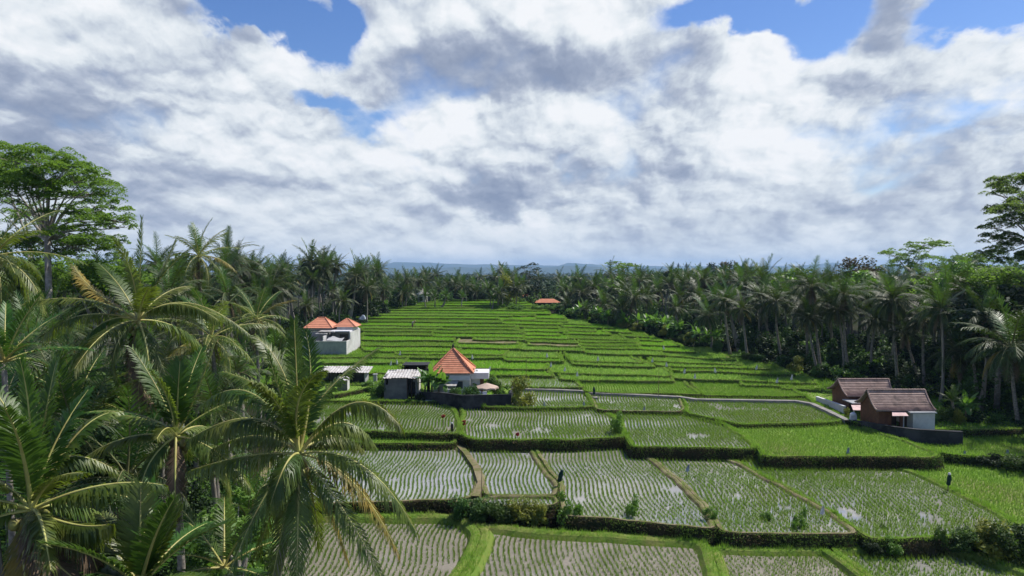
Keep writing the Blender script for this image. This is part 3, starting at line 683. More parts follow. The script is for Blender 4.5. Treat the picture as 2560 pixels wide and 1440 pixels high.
SKY = [(0, 560), (300, 600), (480, 610), (560, 645), (620, 652), (700, 645), (780, 622), (850, 640), (900, 664), (1000, 668), (1100, 678), (1200, 690), (1250, 668), (1300, 672), (1400, 692),
       (1480, 676), (1600, 668), (1700, 675), (1850, 670), (2000, 672), (2100, 668), (2200, 660), (2400, 655), (2700, 645)]
def skyl(px): return float(np.interp(px, [a for a, b in SKY], [b for a, b in SKY]))
RB = [(1390, 163), (1500, 139), (1640, 126), (1740, 113), (1830, 101), (1950, 92.5), (2050, 86), (2200, 79), (2350, 69), (2450, 61), (2560, 56), (2750, 51), (3100, 46)]
def rb(px): return float(np.interp(px, [a for a, b in RB], [b for a, b in RB]))
# named palms of the right grove whose trunks can be picked out: crown px, crown py, base px, base py, size, label
RP = [(1812, 756, 1826, 888, .85, 'leaning coconut palm at the grove edge left of the tallest field-edge trunks'),
      (1855, 772, 1870, 902, .9, 'coconut palm with slim pale trunk at the tip of the upper green terraces'),
      (1940, 752, 1957, 905, 1.0, 'coconut palm with broad crown just inside the grove edge'),
      (2020, 795, 2046, 940, .8, 'short-crowned coconut palm with dark leaning trunk before the taller pale one'),
      (2029, 716, 2053, 938, .95, 'tall coconut palm with upright fresh fronds and long pale trunk'),
      (2093, 772, 2112, 942, .85, 'coconut palm whose pale trunk stands left of its twin by the brown roofs'),
      (2110, 735, 2124, 943, .9, 'taller twin of two pale straight palm trunks behind the brown roofs'),
      (2190, 800, 2180, 945, .7, 'thin coconut palm behind the rear brown roof'),
      (2232, 748, 2245, 965, 1.25, 'dark broad-crowned coconut palm towering behind the rear tiled roof'),
      (2262, 830, 2300, 968, .8, 'coconut palm with strongly leaning trunk right of the rear tiled roof'),
      (2310, 800, 2312, 975, .9, 'coconut palm with straight grey trunk behind the front tiled roof'),
      (2400, 878, 2410, 1010, 1.15, 'low coconut palm with wide pale fronds right of the front tiled roof'),
      (2472, 752, 2500, 930, 1.2, 'high coconut palm with yellowing frond near the right edge'),
      (2530, 866, 2548, 1070, 1.2, 'coconut palm with bare curved trunk at the right edge of the photo'),
      (2440, 800, 2450, 1020, .9, 'slender coconut palm between the low wide palm and the right edge'),
      (1770, 790, 1780, 872, .8, 'coconut palm over the bananas at the bend of the grove edge'),
      (1690, 770, 1700, 850, .8, 'pale-fronded coconut palm beside the upper terraces')]
for (cx, cy, bx, by, sc, lb) in RP:
    zb = 1.6 if by > 975 else zfar(min(by, 945)) - .5
    b = onz(bx, by, zb); c = atd(cx, cy, b[1]); H = c[2] - b[2]
    r = empty('coconut_palm', b, lb, 'palm tree', 'coconut palms along the front of the right grove')
    pts = trunk_pts((0, 0, 0), (c[0] - b[0], 0, H), (random.uniform(-.3, .3), .2)); trunk_mesh('trunk', pts, .19, .11, r)
    k = bpy.data.objects.new('crown', MIDC[RP.index((cx, cy, bx, by, sc, lb)) % 8]); COL.objects.link(k); k.parent = r; k.location = (c[0] - b[0], 0, H); k.scale = [sc] * 3
    k.rotation_euler = (random.uniform(-.1, .1), random.uniform(-.1, .1), random.uniform(0, 6.28))
    k = bpy.data.objects.new('coconut_cluster', NUTB[0]); COL.objects.link(k); k.parent = r; k.location = (c[0] - b[0], 0, H); k.scale = [sc] * 3
    PALMPOS.append((b[0], b[1]))
def fill_palms(n, pxr, dfun, depth, low, label, group, hi=14, mind=2.9, up=1.0):
    c = t = 0
    while c < n and t < n * 30:
        t += 1; px = random.uniform(*pxr); f = random.random(); d = dfun(px) + 2 + f * depth
        X = (px - 1280) / F * d
        if any((X - a) ** 2 + (d - b) ** 2 < mind ** 2 for a, b in PALMPOS): continue
        py = (1 - f ** .55) * low(px) + f ** .55 * (skyl(px) + hi) + random.uniform(-12, 26)
        py = max(py, skyl(px) + 8)
        palm_px(px, py, d, label=label, group=group, sc=random.uniform(.85, 1.12)); c += 1
fill_palms(82, (1900, 2980), rb, 60, lambda p: 790, 'coconut palm packed in the dark grove behind the brown tiled roofs', 'palms in the right grove near the tiled roofs', hi=34)
fill_palms(75, (1400, 1900), rb, 70, lambda p: 765, 'coconut palm in the dense grove right of the upper terraces', 'palms in the grove right of the terraces')
def lb_(px): return float(np.interp(px, [540, 620, 700, 760, 900, 940, 1000, 1060], [84, 98, 112, 124, 135, 146, 168, 178]))
fill_palms(62, (540, 1010), lb_, 55, lambda p: np.interp(p, [550, 1000], [770, 730]), 'coconut palm in the grove behind the orange-roofed villa', 'palms in the grove behind the villa')
fill_palms(34, (1000, 1420), lambda p: 198 if 1310 < p < 1420 else 186 if p < 1250 else 178, 50, lambda p: 735, 'coconut palm standing at the far end of the terraces', 'palms at the far end of the terraces', mind=3.5)
for px, py, d in ((1065, 740, 172), (1088, 742, 171), (1100, 741, 172), (1155, 745, 173), (1240, 735, 170), (1255, 722, 172), (1228, 748, 168)):
    palm_px(px, py, d, kind='young' if py > 738 else 'far', label='small coconut palm at the edge of the uppermost rice terrace', group='small palms on the uppermost terrace', sc=.8, name='coconut_palm')

for px, py, d in ((590, 662, 108), (625, 676, 112), (700, 682, 124), (738, 690, 130), (776, 655, 138), (806, 672, 140), (832, 664, 142), (872, 690, 146), (905, 690, 150), (942, 682, 160), (1012, 702, 175), (1040, 700, 180), (1068, 704, 186), (1142, 712, 200), (1178, 716, 196)):
    palm_px(px, py, d, label='coconut palm whose crown breaks the left skyline above the villa and sheds', group='palms along the left skyline', sc=1.05)
for px, py, d in ((1246, 694, 178), (1272, 702, 180), (1448, 698, 165), (1290, 720, 176), (1225, 725, 175), (1600, 702, 150), (1760, 700, 140), (1900, 705, 128)):
    palm_px(px, py, d, label='coconut palm whose crown stands out on the skyline right of the photo centre', group='palms along the right skyline', sc=1.05)
# ------------------------------------------------------------------ foreground palms at left, with every frond its own part
def hero_palm(cpx, cpy, d, fronds, nrand, L, seed, label, base_dx, r0=.22, young=False, npair=100, e_rng=(70, -30), nuts=12, H=None, gz=-3.2):
    c = atd(cpx, cpy, d); rg = random.Random(seed)
    r = empty('coconut_palm', (c[0] + base_dx[0], d + base_dx[1], gz), label, 'palm tree')
    o = np.array([c[0] + base_dx[0], d + base_dx[1], gz]); cl = c - o
    pts = trunk_pts((0, 0, 0), cl - [0, 0, .3], (base_dx[0] * -.15, .1), 16); trunk_mesh('trunk', pts, r0, r0 * .6, r)
    def put(P0, P1, P2, ll, dr, mi, k, w=.068, fold=.1):
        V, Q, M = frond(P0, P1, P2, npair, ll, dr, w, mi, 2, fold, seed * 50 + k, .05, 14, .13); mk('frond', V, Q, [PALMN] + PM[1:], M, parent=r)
    k = 0
    for f in fronds:                               # (peak px, py, dd, tip px, py, dd, leaflet, droop, material)
        p1 = atd(f[0], f[1], d + f[2]) - o; p2 = atd(f[3], f[4], d + f[5]) - o
        p1 = 2 * p1 - (cl + p2) / 2                 # the arc passes through the given peak
        put(cl + (p1 - cl) * .03, p1, p2, f[6], f[7], f[8], k); k += 1
    for i in range(nrand):
        age = i / max(1, nrand - 1); az = i * 2.39996 + rg.uniform(-.3, .3) + seed
        e = R(e_rng[0] + (e_rng[1] - e_rng[0]) * age + rg.uniform(-8, 8)); bend = R((20 if young else 35) + 40 * age + rg.uniform(-10, 10))
        ll = L * rg.uniform(.85, 1.08); P1, P2 = arc(ll, az, e, bend)
        mi = 5 if (young or age < .12) else (2 if (age > .93 and not young) else (1 if rg.random() < .05 else 0))
        put(cl, cl + P1, cl + P2, ll * .21, (.1 + .35 * age) if young else (.15 + .95 * age), mi, k, fold=.25 if young else .08); k += 1
    if nuts: nuts_mesh('coconut_cluster', seed, nuts, .14, r, tuple(cl))
    PALMPOS.append((o[0], o[1])); return r
# central foreground palm (fronds traced one by one)
hero_palm(748, 1135, 24, [
    (742, 970, .4, 735, 800, .2, .75, .12, 5), (715, 950, .6, 640, 842, 1.0, .95, .35, 0), (775, 965, .8, 765, 830, 1.4, .85, .25, 5), (700, 980, -.3, 668, 880, -.6, .9, .3, 5),
    (800, 1000, 1.2, 945, 872, 2.4, .8, .5, 0), (880, 1010, -.2, 998, 1062, -.5, 1.0, .85, 0), (850, 1058, .8, 935, 1112, 1.6, .9, .95, 0),
    (640, 1048, -.2, 482, 1092, -.6, 1.05, .95, 0), (630, 985, 1.0, 508, 1010, 2.0, 1.0, .9, 0), (620, 1140, 1.0, 478, 1175, 1.8, .9, 1.1, 0), (690, 1000, 1.4, 560, 930, 2.6, .95, .5, 0),
    (660, 1245, -.9, 568, 1450, -1.9, .95, .55, 0), (715, 1280, -.8, 676, 1470, -1.3, .85, .5, 0), (715, 1160, -1.6, 676, 1262, -2.2, .85, .9, 0),
    (905, 1165, -.6, 1038, 1325, -.9, .95, .95, 0), (880, 1205, 0.2, 992, 1378, .1, .95, .8, 1), (855, 1270, -.9, 962, 1460, -1.5, 1.0, .6, 0), (815, 1260, .5, 868, 1400, .8, .8, .7, 1),
    (690, 1090, 1.6, 590, 1060, 3.0, .9, .7, 0), (745, 1290, -1.0, 742, 1440, -1.6, .9, .5, 0), (700, 1230, .6, 640, 1390, .9, .95, .8, 0), (780, 1240, 1.0, 800, 1370, 1.6, .9, .9, 0), (640, 1090, 1.6, 520, 1130, 2.6, .95, .9, 0), (830, 1090, 1.6, 900, 1120, 2.6, .8, .9, 0), (745, 1010, -.8, 800, 930, -1.2, .9, .4, 0), (700, 1020, -.8, 640, 960, -1.4, .9, .5, 0)],
    0, 4.4, 3, 'nearest coconut palm, its arching fronds hanging over the near paddies', (-4.6, .8), .2)
hero_palm(78, 1275, 17, [(75, 1060, 0, 50, 900, -.2, .6, .1, 5), (110, 1060, .3, 140, 905, .6, .6, .15, 5), (40, 1080, .4, -30, 960, .8, .8, .3, 5), (250, 1215, .2, 405, 1212, .6, .62, .9, 0),
    (190, 1090, .8, 290, 1030, 1.6, .6, .5, 0), (180, 1310, -.5, 265, 1312, -.6, .75, 1.1, 0), (110, 1370, -.8, 205, 1460, -1.2, .8, .5, 2), (60, 1400, -.6, 78, 1500, -.9, .7, .5, 1), (150, 1150, .9, 280, 1170, 1.6, .7, .8, 0)],
    12, 3.4, 5, 'bottom left corner coconut palm with fresh upright fronds and a brown hanging one', (-.6, .2), .2, e_rng=(75, -10))
hero_palm(440, 1090, 27, [(445, 980, 0, 450, 905, .1, .95, .15, 5), (400, 985, .3, 330, 870, .6, .9, .3, 5), (490, 985, .4, 540, 850, .8, .6, .2, 0), (420, 1000, -.3, 380, 930, -.6, .9, .3, 0)],
    13, 3.9, 8, 'palm with a fan of yellow-green fronds left of the nearest palm', (.2, .2), .19, e_rng=(62, -38))
hero_palm(345, 800, 34, [(350, 680, 0, 355, 545, .2, .75, .12, 5), (330, 690, -.5, 290, 600, -.9, 1.0, .4, 0), (240, 730, .4, 185, 665, .9, .9, .5, 1), (400, 690, .5, 440, 600, 1.0, .9, .3, 0),
    (230, 830, -.6, 150, 1000, -1.5, 1.1, .9, 0), (440, 760, -.2, 545, 800, -.5, .9, 1.0, 0), (480, 760, .4, 640, 850, .8, .9, 1.0, 0), (390, 880, -.9, 425, 970, -1.3, .8, .6, 0), (350, 900, -.9, 345, 985, -1.3, .8, .5, 2), (200, 790, .3, 105, 850, .8, .9, .9, 0)],
    15, 4.9, 13, 'tall coconut palm with hanging coconuts and a spear of new leaves on the left', (-2.2, .6), .27, e_rng=(70, -60), nuts=16)
hero_palm(528, 845, 47, [], 24, 4.7, 17, 'coconut palm with brown trunk leaning over the teal tarp', (2.2, -.4), .22, e_rng=(80, -62), npair=54, nuts=14, gz=-.5)
hero_palm(497, 640, 66, [], 24, 4.0, 19, 'high coconut palm alone above the left skyline', (.4, .3), .18, e_rng=(85, -55), npair=44, nuts=9, gz=0)
hero_palm(-15, 640, 36, [], 26, 4.6, 23, 'dark coconut palm with grey drooping fronds cut by the left edge', (.5, .4), .25, e_rng=(80, -80), npair=56)
hero_palm(10, 905, 24, [], 13, 2.6, 29, 'young coconut palm with bright fronds at the left edge', (.1, .2), .14, young=True, npair=48, e_rng=(80, 5), nuts=0)
hero_palm(350, 1470, 17, [(350, 1350, 0, 352, 1215, .2, .8, .15, 0), (310, 1370, .4, 255, 1290, .9, .7, .2, 0), (400, 1370, .3, 450, 1270, .6, .7, .2, 0)], 12, 2.9, 37, 'dark young palm rising from the bottom edge between the two near palms', (.1, .2), .14, young=True, nuts=0, e_rng=(76, 5))
hero_palm(560, 1420, 25, [], 11, 3.3, 41, 'small shaded palm below the nearest palm', (.1, .2), .13, young=True, npair=50, nuts=0, e_rng=(66, -5))
hero_palm(190, 1020, 38, [], 20, 4.2, 43, 'half-hidden palm behind the bottom left palm', (.3, .2), .2, npair=50, e_rng=(70, -50))
hero_palm(640, 800, 62, [], 20, 4.0, 47, 'coconut palm left of the orange-roofed villa', (.3, .2), .18, npair=40, e_rng=(75, -60), gz=0)
for px, py, d, k in ((90, 760, 70, 'mid'), (170, 700, 80, 'mid'), (240, 680, 85, 'mid'), (300, 720, 75, 'mid'), (420, 700, 80, 'mid'), (455, 740, 62, 'mid'), (570, 740, 78, 'mid'), (590, 690, 95, 'mid'), (40, 720, 60, 'mid'), (150, 830, 50, 'mid'), (250, 760, 64, 'mid'),
                     (610, 800, 80, 'mid'), (660, 770, 90, 'mid'), (500, 740, 88, 'mid'), (540, 690, 92, 'mid'), (380, 660, 96, 'mid'), (-60, 800, 55, 'mid'), (80, 860, 44, 'mid'), (585, 640, 104, 'mid'), (400, 800, 55, 'mid'), (130, 930, 46, 'mid'), (300, 880, 48, 'mid'),
   (230, 1130, 33, 'mid'), (20, 1080, 30, 'mid'), (560, 1020, 40, 'mid'), (330, 1180, 31, 'mid'), (610, 930, 56, 'mid'), (480, 930, 50, 'mid'), (180, 1240, 27, 'young'), (620, 1290, 34, 'young'), (90, 1000, 40, 'mid'), (400, 900, 44, 'mid'), (530, 1180, 36, 'young'), (680, 900, 66, 'mid')):
    palm_px(px, py, d, kind=k, label='grey-green coconut palm crowded in the left jungle', group='palms crowded in the left jungle', gz=-1.5)

# ------------------------------------------------------------------ leafy plants and trees
def leaves(C, size, flat=.5, seed=0):
    """two-triangle leaf quads around centres C"""
    rg = np.random.default_rng(seed); n = len(C)
    nrm = rg.normal(0, 1, (n, 3)); nrm[:, 2] = np.abs(nrm[:, 2]) + flat * 2; nrm /= np.linalg.norm(nrm, axis=1, keepdims=True)
    a = np.cross(nrm, rg.normal(0, 1, (n, 3))); a /= np.linalg.norm(a, axis=1, keepdims=True); b = np.cross(nrm, a)
    s = size * rg.uniform(.6, 1.3, n)[:, None]
    V = np.stack([C - a * s, C + b * s * .5, C + a * s, C - b * s * .5], 1).reshape(-1, 3)
    return V, np.arange(len(V)).reshape(-1, 4)
def clump_pts(n, rad, nsub, seed, fz=.8, lo=-.3):
    rg = np.random.default_rng(seed); cs = rg.normal(0, 1, (nsub, 3)); cs /= np.linalg.norm(cs, axis=1, keepdims=True)
    cs *= rg.uniform(.35, .85, (nsub, 1)); cs[:, 2] = np.clip(cs[:, 2], lo, 1) ; rs = rg.uniform(.22, .42, nsub)
    k = rg.integers(0, nsub, n); v = rg.normal(0, 1, (n, 3)); v /= np.linalg.norm(v, axis=1, keepdims=True)
    p = cs[k] + v * (rs[k] * rg.uniform(.55, 1.08, n))[:, None]; p[:, 2] *= fz
    return p * rad
def bush_block(seed, n, nsub, leaf, m, fz=.9):
    P = clump_pts(n, 1.0, nsub, seed, fz); P[:, 2] += .45
    V, Q = leaves(P, leaf, .3, seed); o = mk('foliage', V, Q, m); me = o.data; bpy.data.objects.remove(o); return me
BUSH = {'leaf': [bush_block(i, 2600, 16, .075, LEAF) for i in range(3)], 'bright': [bush_block(10 + i, 2200, 14, .08, LEAFB) for i in range(2)],
        'dark': [bush_block(20 + i, 2600, 16, .075, LEAFD) for i in range(3)], 'yellow': [bush_block(30, 2200, 14, .08, LEAFY)], 'rust': [bush_block(40 + i, 2600, 18, .07, LEAFR) for i in range(1)],
        'fine': [bush_block(50 + i, 7000, 26, .04, LEAF) for i in range(2)], 'umb': [bush_block(60 + i, 5000, 24, .045, LEAFU, .6) for i in range(2)]}
def bush(base, r, hz, kind, label, cat='bush', name='bush', group=None):
    o = bpy.data.objects.new(name, random.choice(BUSH[kind])); COL.objects.link(o); o.location = [float(x) for x in base]
    o.scale = (r, r, hz / 1.25); o.rotation_euler = (0, 0, random.uniform(0, 6.28)); return tag(o, label, cat, group)
def tree(base, H, cr, kind, label, group=None, name='broadleaf_tree', fz=1.0):
    r = empty(name, base, label, 'tree', group); mb = MB(); rg = random.Random(int(base[0] * 10))
    mb.tube([(0, 0, 0), (.1, 0, H * .35), (.2, .1, H * .75)], [.04 * H * .5 + .08, .03 * H * .5 + .05, .06], 7)
    for i in range(6):
        a = i * 1.05 + rg.uniform(-.3, .3); z0 = H * rg.uniform(.35, .6)
        mb.tube([(.12, 0, z0), (math.cos(a) * cr * .4, math.sin(a) * cr * .4, z0 + (H - z0) * .45), (math.cos(a) * cr * .7, math.sin(a) * cr * .7, z0 + (H - z0) * .7)], [.02 * H * .4 + .04, .05, .02], 5, cap=False)
    mb.build('trunk', WOODB, r, True)
    o = bpy.data.objects.new('crown', random.choice(BUSH[kind])); COL.objects.link(o); o.parent = r
    o.location = (.2, .1, H - cr * 1.25 * fz); o.scale = (cr, cr, cr * fz); o.rotation_euler = (0, 0, rg.uniform(0, 6)); return r
def tree_px(px, pyt, d, cr, kind, label, group=None, gz=None, fz=1.0, name='broadleaf_tree'):
    t = atd(px, pyt, d); g0 = lev(d) - .8 if gz is None else gz
    return tree((t[0], d, g0), t[2] - g0, cr, kind, label, group, name, fz)

def umbrella_tree(base, fork, pads, leaf, label, seed, r0=.35, name='umbrella_tree', per=620, lm=None):
    """tall tree with flat layered pads of foliage carried on long bare limbs; pads = (x, y, z, rx, rz)"""
    rg = random.Random(seed); r = empty(name, base, label, 'tree'); b = Vector([float(c) for c in base]); fk = Vector([float(c) for c in fork]) - b
    mb = MB(); mb.tube([(0, 0, 0), fk * .5 + Vector((.2, 0, 0)), fk], [r0, r0 * .8, r0 * .6], 8)
    C = []; rn = np.random.default_rng(seed)
    for (x, y, z, rx, rz_) in pads:
        p = Vector((x, y, z)) - b; m1 = fk.lerp(p, .5); m1.z = fk.z + (p.z - fk.z) * .62; m1 += Vector((rg.uniform(-.4, .4), rg.uniform(-.4, .4), 0))
        mb.tube([fk, fk.lerp(m1, .5) + Vector((0, 0, .3)), m1, p - Vector((0, 0, rz_ * .6))], [r0 * .36, r0 * .26, r0 * .17, r0 * .08], 6, cap=False)
        for q in range(7):
            a = rg.uniform(0, 6.28); e = Vector((math.cos(a) * rx * .75, math.sin(a) * rx * .75, rg.uniform(-.2, .3) * rz_))
            mb.tube([m1.lerp(p, .6), p + e * .5 - Vector((0, 0, rz_ * .5)), p + e], [r0 * .10, r0 * .06, r0 * .02], 4, cap=False)
        ns = 16; ang = rn.uniform(0, 6.283, ns); rad = np.sqrt(rn.random(ns)) * rx
        sc = np.column_stack([np.cos(ang) * rad, np.sin(ang) * rad, rn.uniform(-.3, .5, ns) * rz_ - (rad / rx) ** 2 * rz_ * .9]); sr = rn.uniform(.22, .38, ns) * rx
        n = int(per * rx * rx / 1.2); k = rn.integers(0, ns, n); aa = rn.uniform(0, 6.283, n); rr = np.sqrt(rn.random(n)) * sr[k]
        zz = np.maximum(0, 1 - (rr / sr[k]) ** 2) * rz_ * .35 + rn.normal(0, .05, n) * rx * .4
        C.append(sc[k] + np.column_stack([np.cos(aa) * rr, np.sin(aa) * rr, zz]) + np.array(p))
    mb.build('trunk', WOODB, r, True)
    V, Q = leaves(np.concatenate(C), leaf, .8, seed); mk('crown', V, Q, lm or LEAFU, parent=r); return r
def pads_px(lst, d, rg):
    out = []
    for (x, y, rx, ry) in lst:
        dd = d + rg.uniform(-5, 5); p = atd(x, y, dd); out.append((p[0], p[1], p[2], rx * 1.12 / F * dd, ry * 1.6 / F * dd))
    return out
rg = random.Random(4)
d = 58; b = atd(118, 900, d); fk = atd(118, 600, d)
umbrella_tree((b[0], d, -2), fk, pads_px([(20, 372, 80, 22), (95, 385, 70, 22), (160, 395, 55, 22), (205, 430, 60, 22), (130, 425, 80, 24), (40, 410, 80, 24), (235, 468, 60, 20), (180, 475, 70, 20), (262, 505, 48, 18), (290, 540, 38, 18),
    (235, 530, 60, 18), (60, 450, 80, 22), (120, 480, 60, 18), (20, 470, 60, 20), (190, 580, 75, 20), (130, 592, 60, 20), (250, 600, 60, 18), (300, 560, 30, 12), (85, 600, 50, 18), (215, 545, 50, 14), (160, 520, 45, 12), (30, 590, 60, 16), (205, 612, 60, 16), (150, 625, 60, 14), (70, 520, 45, 14), (110, 455, 50, 16), (245, 440, 35, 12), (-40, 400, 70, 24), (-40, 460, 60, 24)], d, rg), .105,
    'tall umbrella-crowned tree at upper left with layered green foliage on bare limbs', 2, .38)
d = 66; fk = atd(75, 620, d)
umbrella_tree((fk[0] - 1, d, -2), fk, pads_px([(-30, 430, 60, 18), (0, 395, 60, 18), (30, 445, 50, 16), (-20, 500, 50, 16), (60, 540, 40, 14)], d, rg), .11, 'second umbrella tree behind the first at the left edge with slanting double trunk', 5, .3)
d = 76; fk = atd(2590, 620, d)
umbrella_tree((fk[0] + 1.5, d, 1), fk, pads_px([(2540, 448, 60, 18), (2600, 440, 60, 22), (2500, 475, 36, 12), (2550, 500, 50, 16), (2488, 520, 34, 12), (2600, 520, 60, 20), (2540, 545, 55, 16), (2485, 560, 34, 12), (2500, 590, 45, 16), (2560, 600, 50, 18), (2480, 625, 35, 12), (2550, 640, 50, 15), (2630, 480, 60, 20), (2520, 515, 40, 12)], d, rg), .12,
    'tall umbrella tree cut by the right edge with feathery layered foliage', 7, .34, lm=mat('umbrella_leaf_deep', (.06, .105, .02), (.11, .155, .035), .8, .6, .2, .45, tcol=(.22, .34, .05)))
d = 135; fk = atd(2270, 690, d)
umbrella_tree((fk[0], d, 4), fk, pads_px([(2310, 604, 34, 8), (2345, 606, 24, 6), (2282, 618, 34, 9), (2235, 632, 36, 10), (2295, 640, 40, 10), (2250, 655, 40, 12), (2300, 668, 36, 10)], d, rg), .2, 'distant umbrella tree rising above the right skyline', 9, .4, per=130)
d = 120; fk = atd(2440, 700, d)
umbrella_tree((fk[0], d, 3), fk, pads_px([(2380, 648, 36, 8), (2420, 642, 40, 9), (2470, 640, 44, 11), (2400, 670, 44, 12), (2450, 668, 44, 12), (2360, 680, 36, 10), (2500, 672, 44, 12), (2340, 662, 30, 8)], d, rg), .2, 'wide flat umbrella tree between the distant one and the right edge', 10, .35, per=130)
d = 230; fk = atd(1560, 682, d)
umbrella_tree((fk[0], d, 5), fk, pads_px([(1537, 656, 20, 4), (1565, 660, 22, 4), (1580, 663, 18, 3), (1550, 668, 20, 4)], d, rg), .3, 'small flat-topped umbrella tree on the skyline right of centre', 12, .5, per=50)
d = 215; fk = atd(1322, 700, d)
umbrella_tree((fk[0], d, 5), fk, pads_px([(1310, 668, 14, 5), (1330, 662, 16, 5), (1340, 674, 14, 5), (1322, 680, 18, 6), (1330, 694, 18, 6)], d, rg), .28, 'dark open-crowned tree on the skyline near the photo centre', 14, .45, per=60, lm=LEAFD)
for (px, py, d, cr, kd, lb, fz) in [
    (1830, 656, 165, 4.5, 'rust', 'round dark olive tree breaking the skyline right of the masts', 1.0), (1865, 668, 165, 4.5, 'leaf', 'green tree right of the round olive tree', .8), (1940, 662, 150, 6, 'umb', 'broad light green tree on the right skyline', .8),
    (2160, 646, 140, 5.5, 'rust', 'rust-brown rounded tree on the right skyline', .8), (2120, 658, 138, 4, 'rust', 'smaller rust-brown tree beside the larger one', .8), (2150, 682, 112, 4.5, 'bright', 'light green tree below the rust-brown tree', .7),
    (2350, 672, 104, 6, 'umb', 'spreading light green tree below the umbrella trees', .8), (2440, 662, 98, 6, 'fine', 'dense green tree behind the high palm', .9), (2530, 655, 98, 6.5, 'fine', 'dense tree filling the skyline at the right edge', .9),
    (2270, 684, 108, 4.5, 'fine', 'dark green tree behind the broad-crowned palm', 1.0), (2050, 672, 122, 4.5, 'leaf', 'mid green tree behind the tall palm with upright fronds', .9), (2540, 770, 84, 5, 'umb', 'yellow-green tree under the right edge umbrella tree', .8),
    (1690, 668, 190, 5, 'leaf', 'dark tree on the skyline below the masts', .8), (1640, 670, 190, 5, 'fine', 'green tree on the skyline left of the masts', .8), (1530, 690, 170, 4.5, 'bright', 'green tree under the small umbrella tree', .8),
    (1480, 700, 168, 4.5, 'leaf', 'dark green tree above the orange-roofed hall', .9), (1265, 690, 176, 3.5, 'yellow', 'yellow-green bamboo clump right of the pair of palms', 1.6), (430, 640, 100, 5.5, 'leaf', 'rounded dark tree on the skyline left of the high palm', .8),
    (300, 660, 72, 5, 'leaf', 'broadleaf tree behind the tall coconut palm', .8), (200, 720, 68, 5, 'fine', 'broadleaf tree in the left jungle below the umbrella tree', .9), (60, 660, 74, 5, 'fine', 'broadleaf tree behind the left edge palm', .9), (1335, 705, 200, 4, 'dark', 'dark tree beside the orange-roofed hall', 1.2),
    (620, 700, 118, 5, 'dark', 'dark tree in the grove left of the villa', 1.0), (900, 720, 150, 4.5, 'dark', 'dark tree in the grove above the villa', 1.0), (1005, 715, 178, 4, 'leaf', 'leafy tree at the left end of the brown wall', 1.0)]:
    tree_px(px, py, d, cr, kd, lb, None, None, fz)
for (px, py, d, cr, kd, lb) in ((150, 612, 66, 4.6, 'umb', 'light green tree spreading under the tall umbrella tree'), (252, 628, 62, 4.0, 'umb', 'light green tree right of the umbrella tree trunk'), (25, 598, 70, 5.0, 'fine', 'dense tree beside the slanting trunks at the left edge'),
    (300, 905, 41, 3.0, 'leaf', 'vine-hung broadleaf tree below the tall coconut palm'), (575, 885, 58, 2.8, 'bright', 'bright broadleaf tree left of the teal tarp'), (215, 1060, 32, 2.4, 'leaf', 'small broadleaf tree above the bottom left palm'), (585, 1235, 31, 2.0, 'bright', 'small lit broadleaf tree between the near palms'),
    (2490, 648, 82, 4.8, 'umb', 'light green tree under the right edge umbrella tree'), (2395, 660, 90, 4.2, 'bright', 'yellow-green tree on the right skyline beside the high palm'), (1985, 676, 120, 3.8, 'bright', 'yellow-green tree among the right skyline palms')):
    tree_px(px, py, d, cr, kd, lb, None, -2.5 if px < 700 and d < 50 else None, .85)
for i, (X, d, H, cr) in enumerate(((50, 62, 11, 5), (57, 66, 13, 6), (48.5, 68, 12, 4.5), (60, 56, 12, 6), (54, 74, 13.5, 5.5), (49.5, 55, 7, 3.2))):
    tree((X, d, 1.2), H, cr, 'dark', 'dense dark tree shading the paddies from beyond the right edge', 'dark trees at the right edge')
# far wooded knoll and the two masts
tree_px(1795, 660, 620, 16, 'dark', 'blue-grey rounded wooded knoll in the distance', None, -14, .8); tree_px(1750, 672, 640, 14, 'dark', 'lower blue-grey tree left of the distant knoll', None, -14, .7)
for px in (1696, 1716):
    t = atd(px, 657, 900); mb = MB(); mb.tube([(0, 0, 0), (0, 0, t[2] + 25)], [.9, .5], 6); mb.box(-1.4, 1.4, -.3, .3, t[2] + 19, t[2] + 23)
    tag(mb.build('mast', mat('mast_steel', (.2, .21, .24), rough=.6), loc=(t[0], 900, -25)), 'thin distant mast on the skyline, %s of the pair' % ('left' if px < 1700 else 'right'), 'mast', 'pair of distant masts')

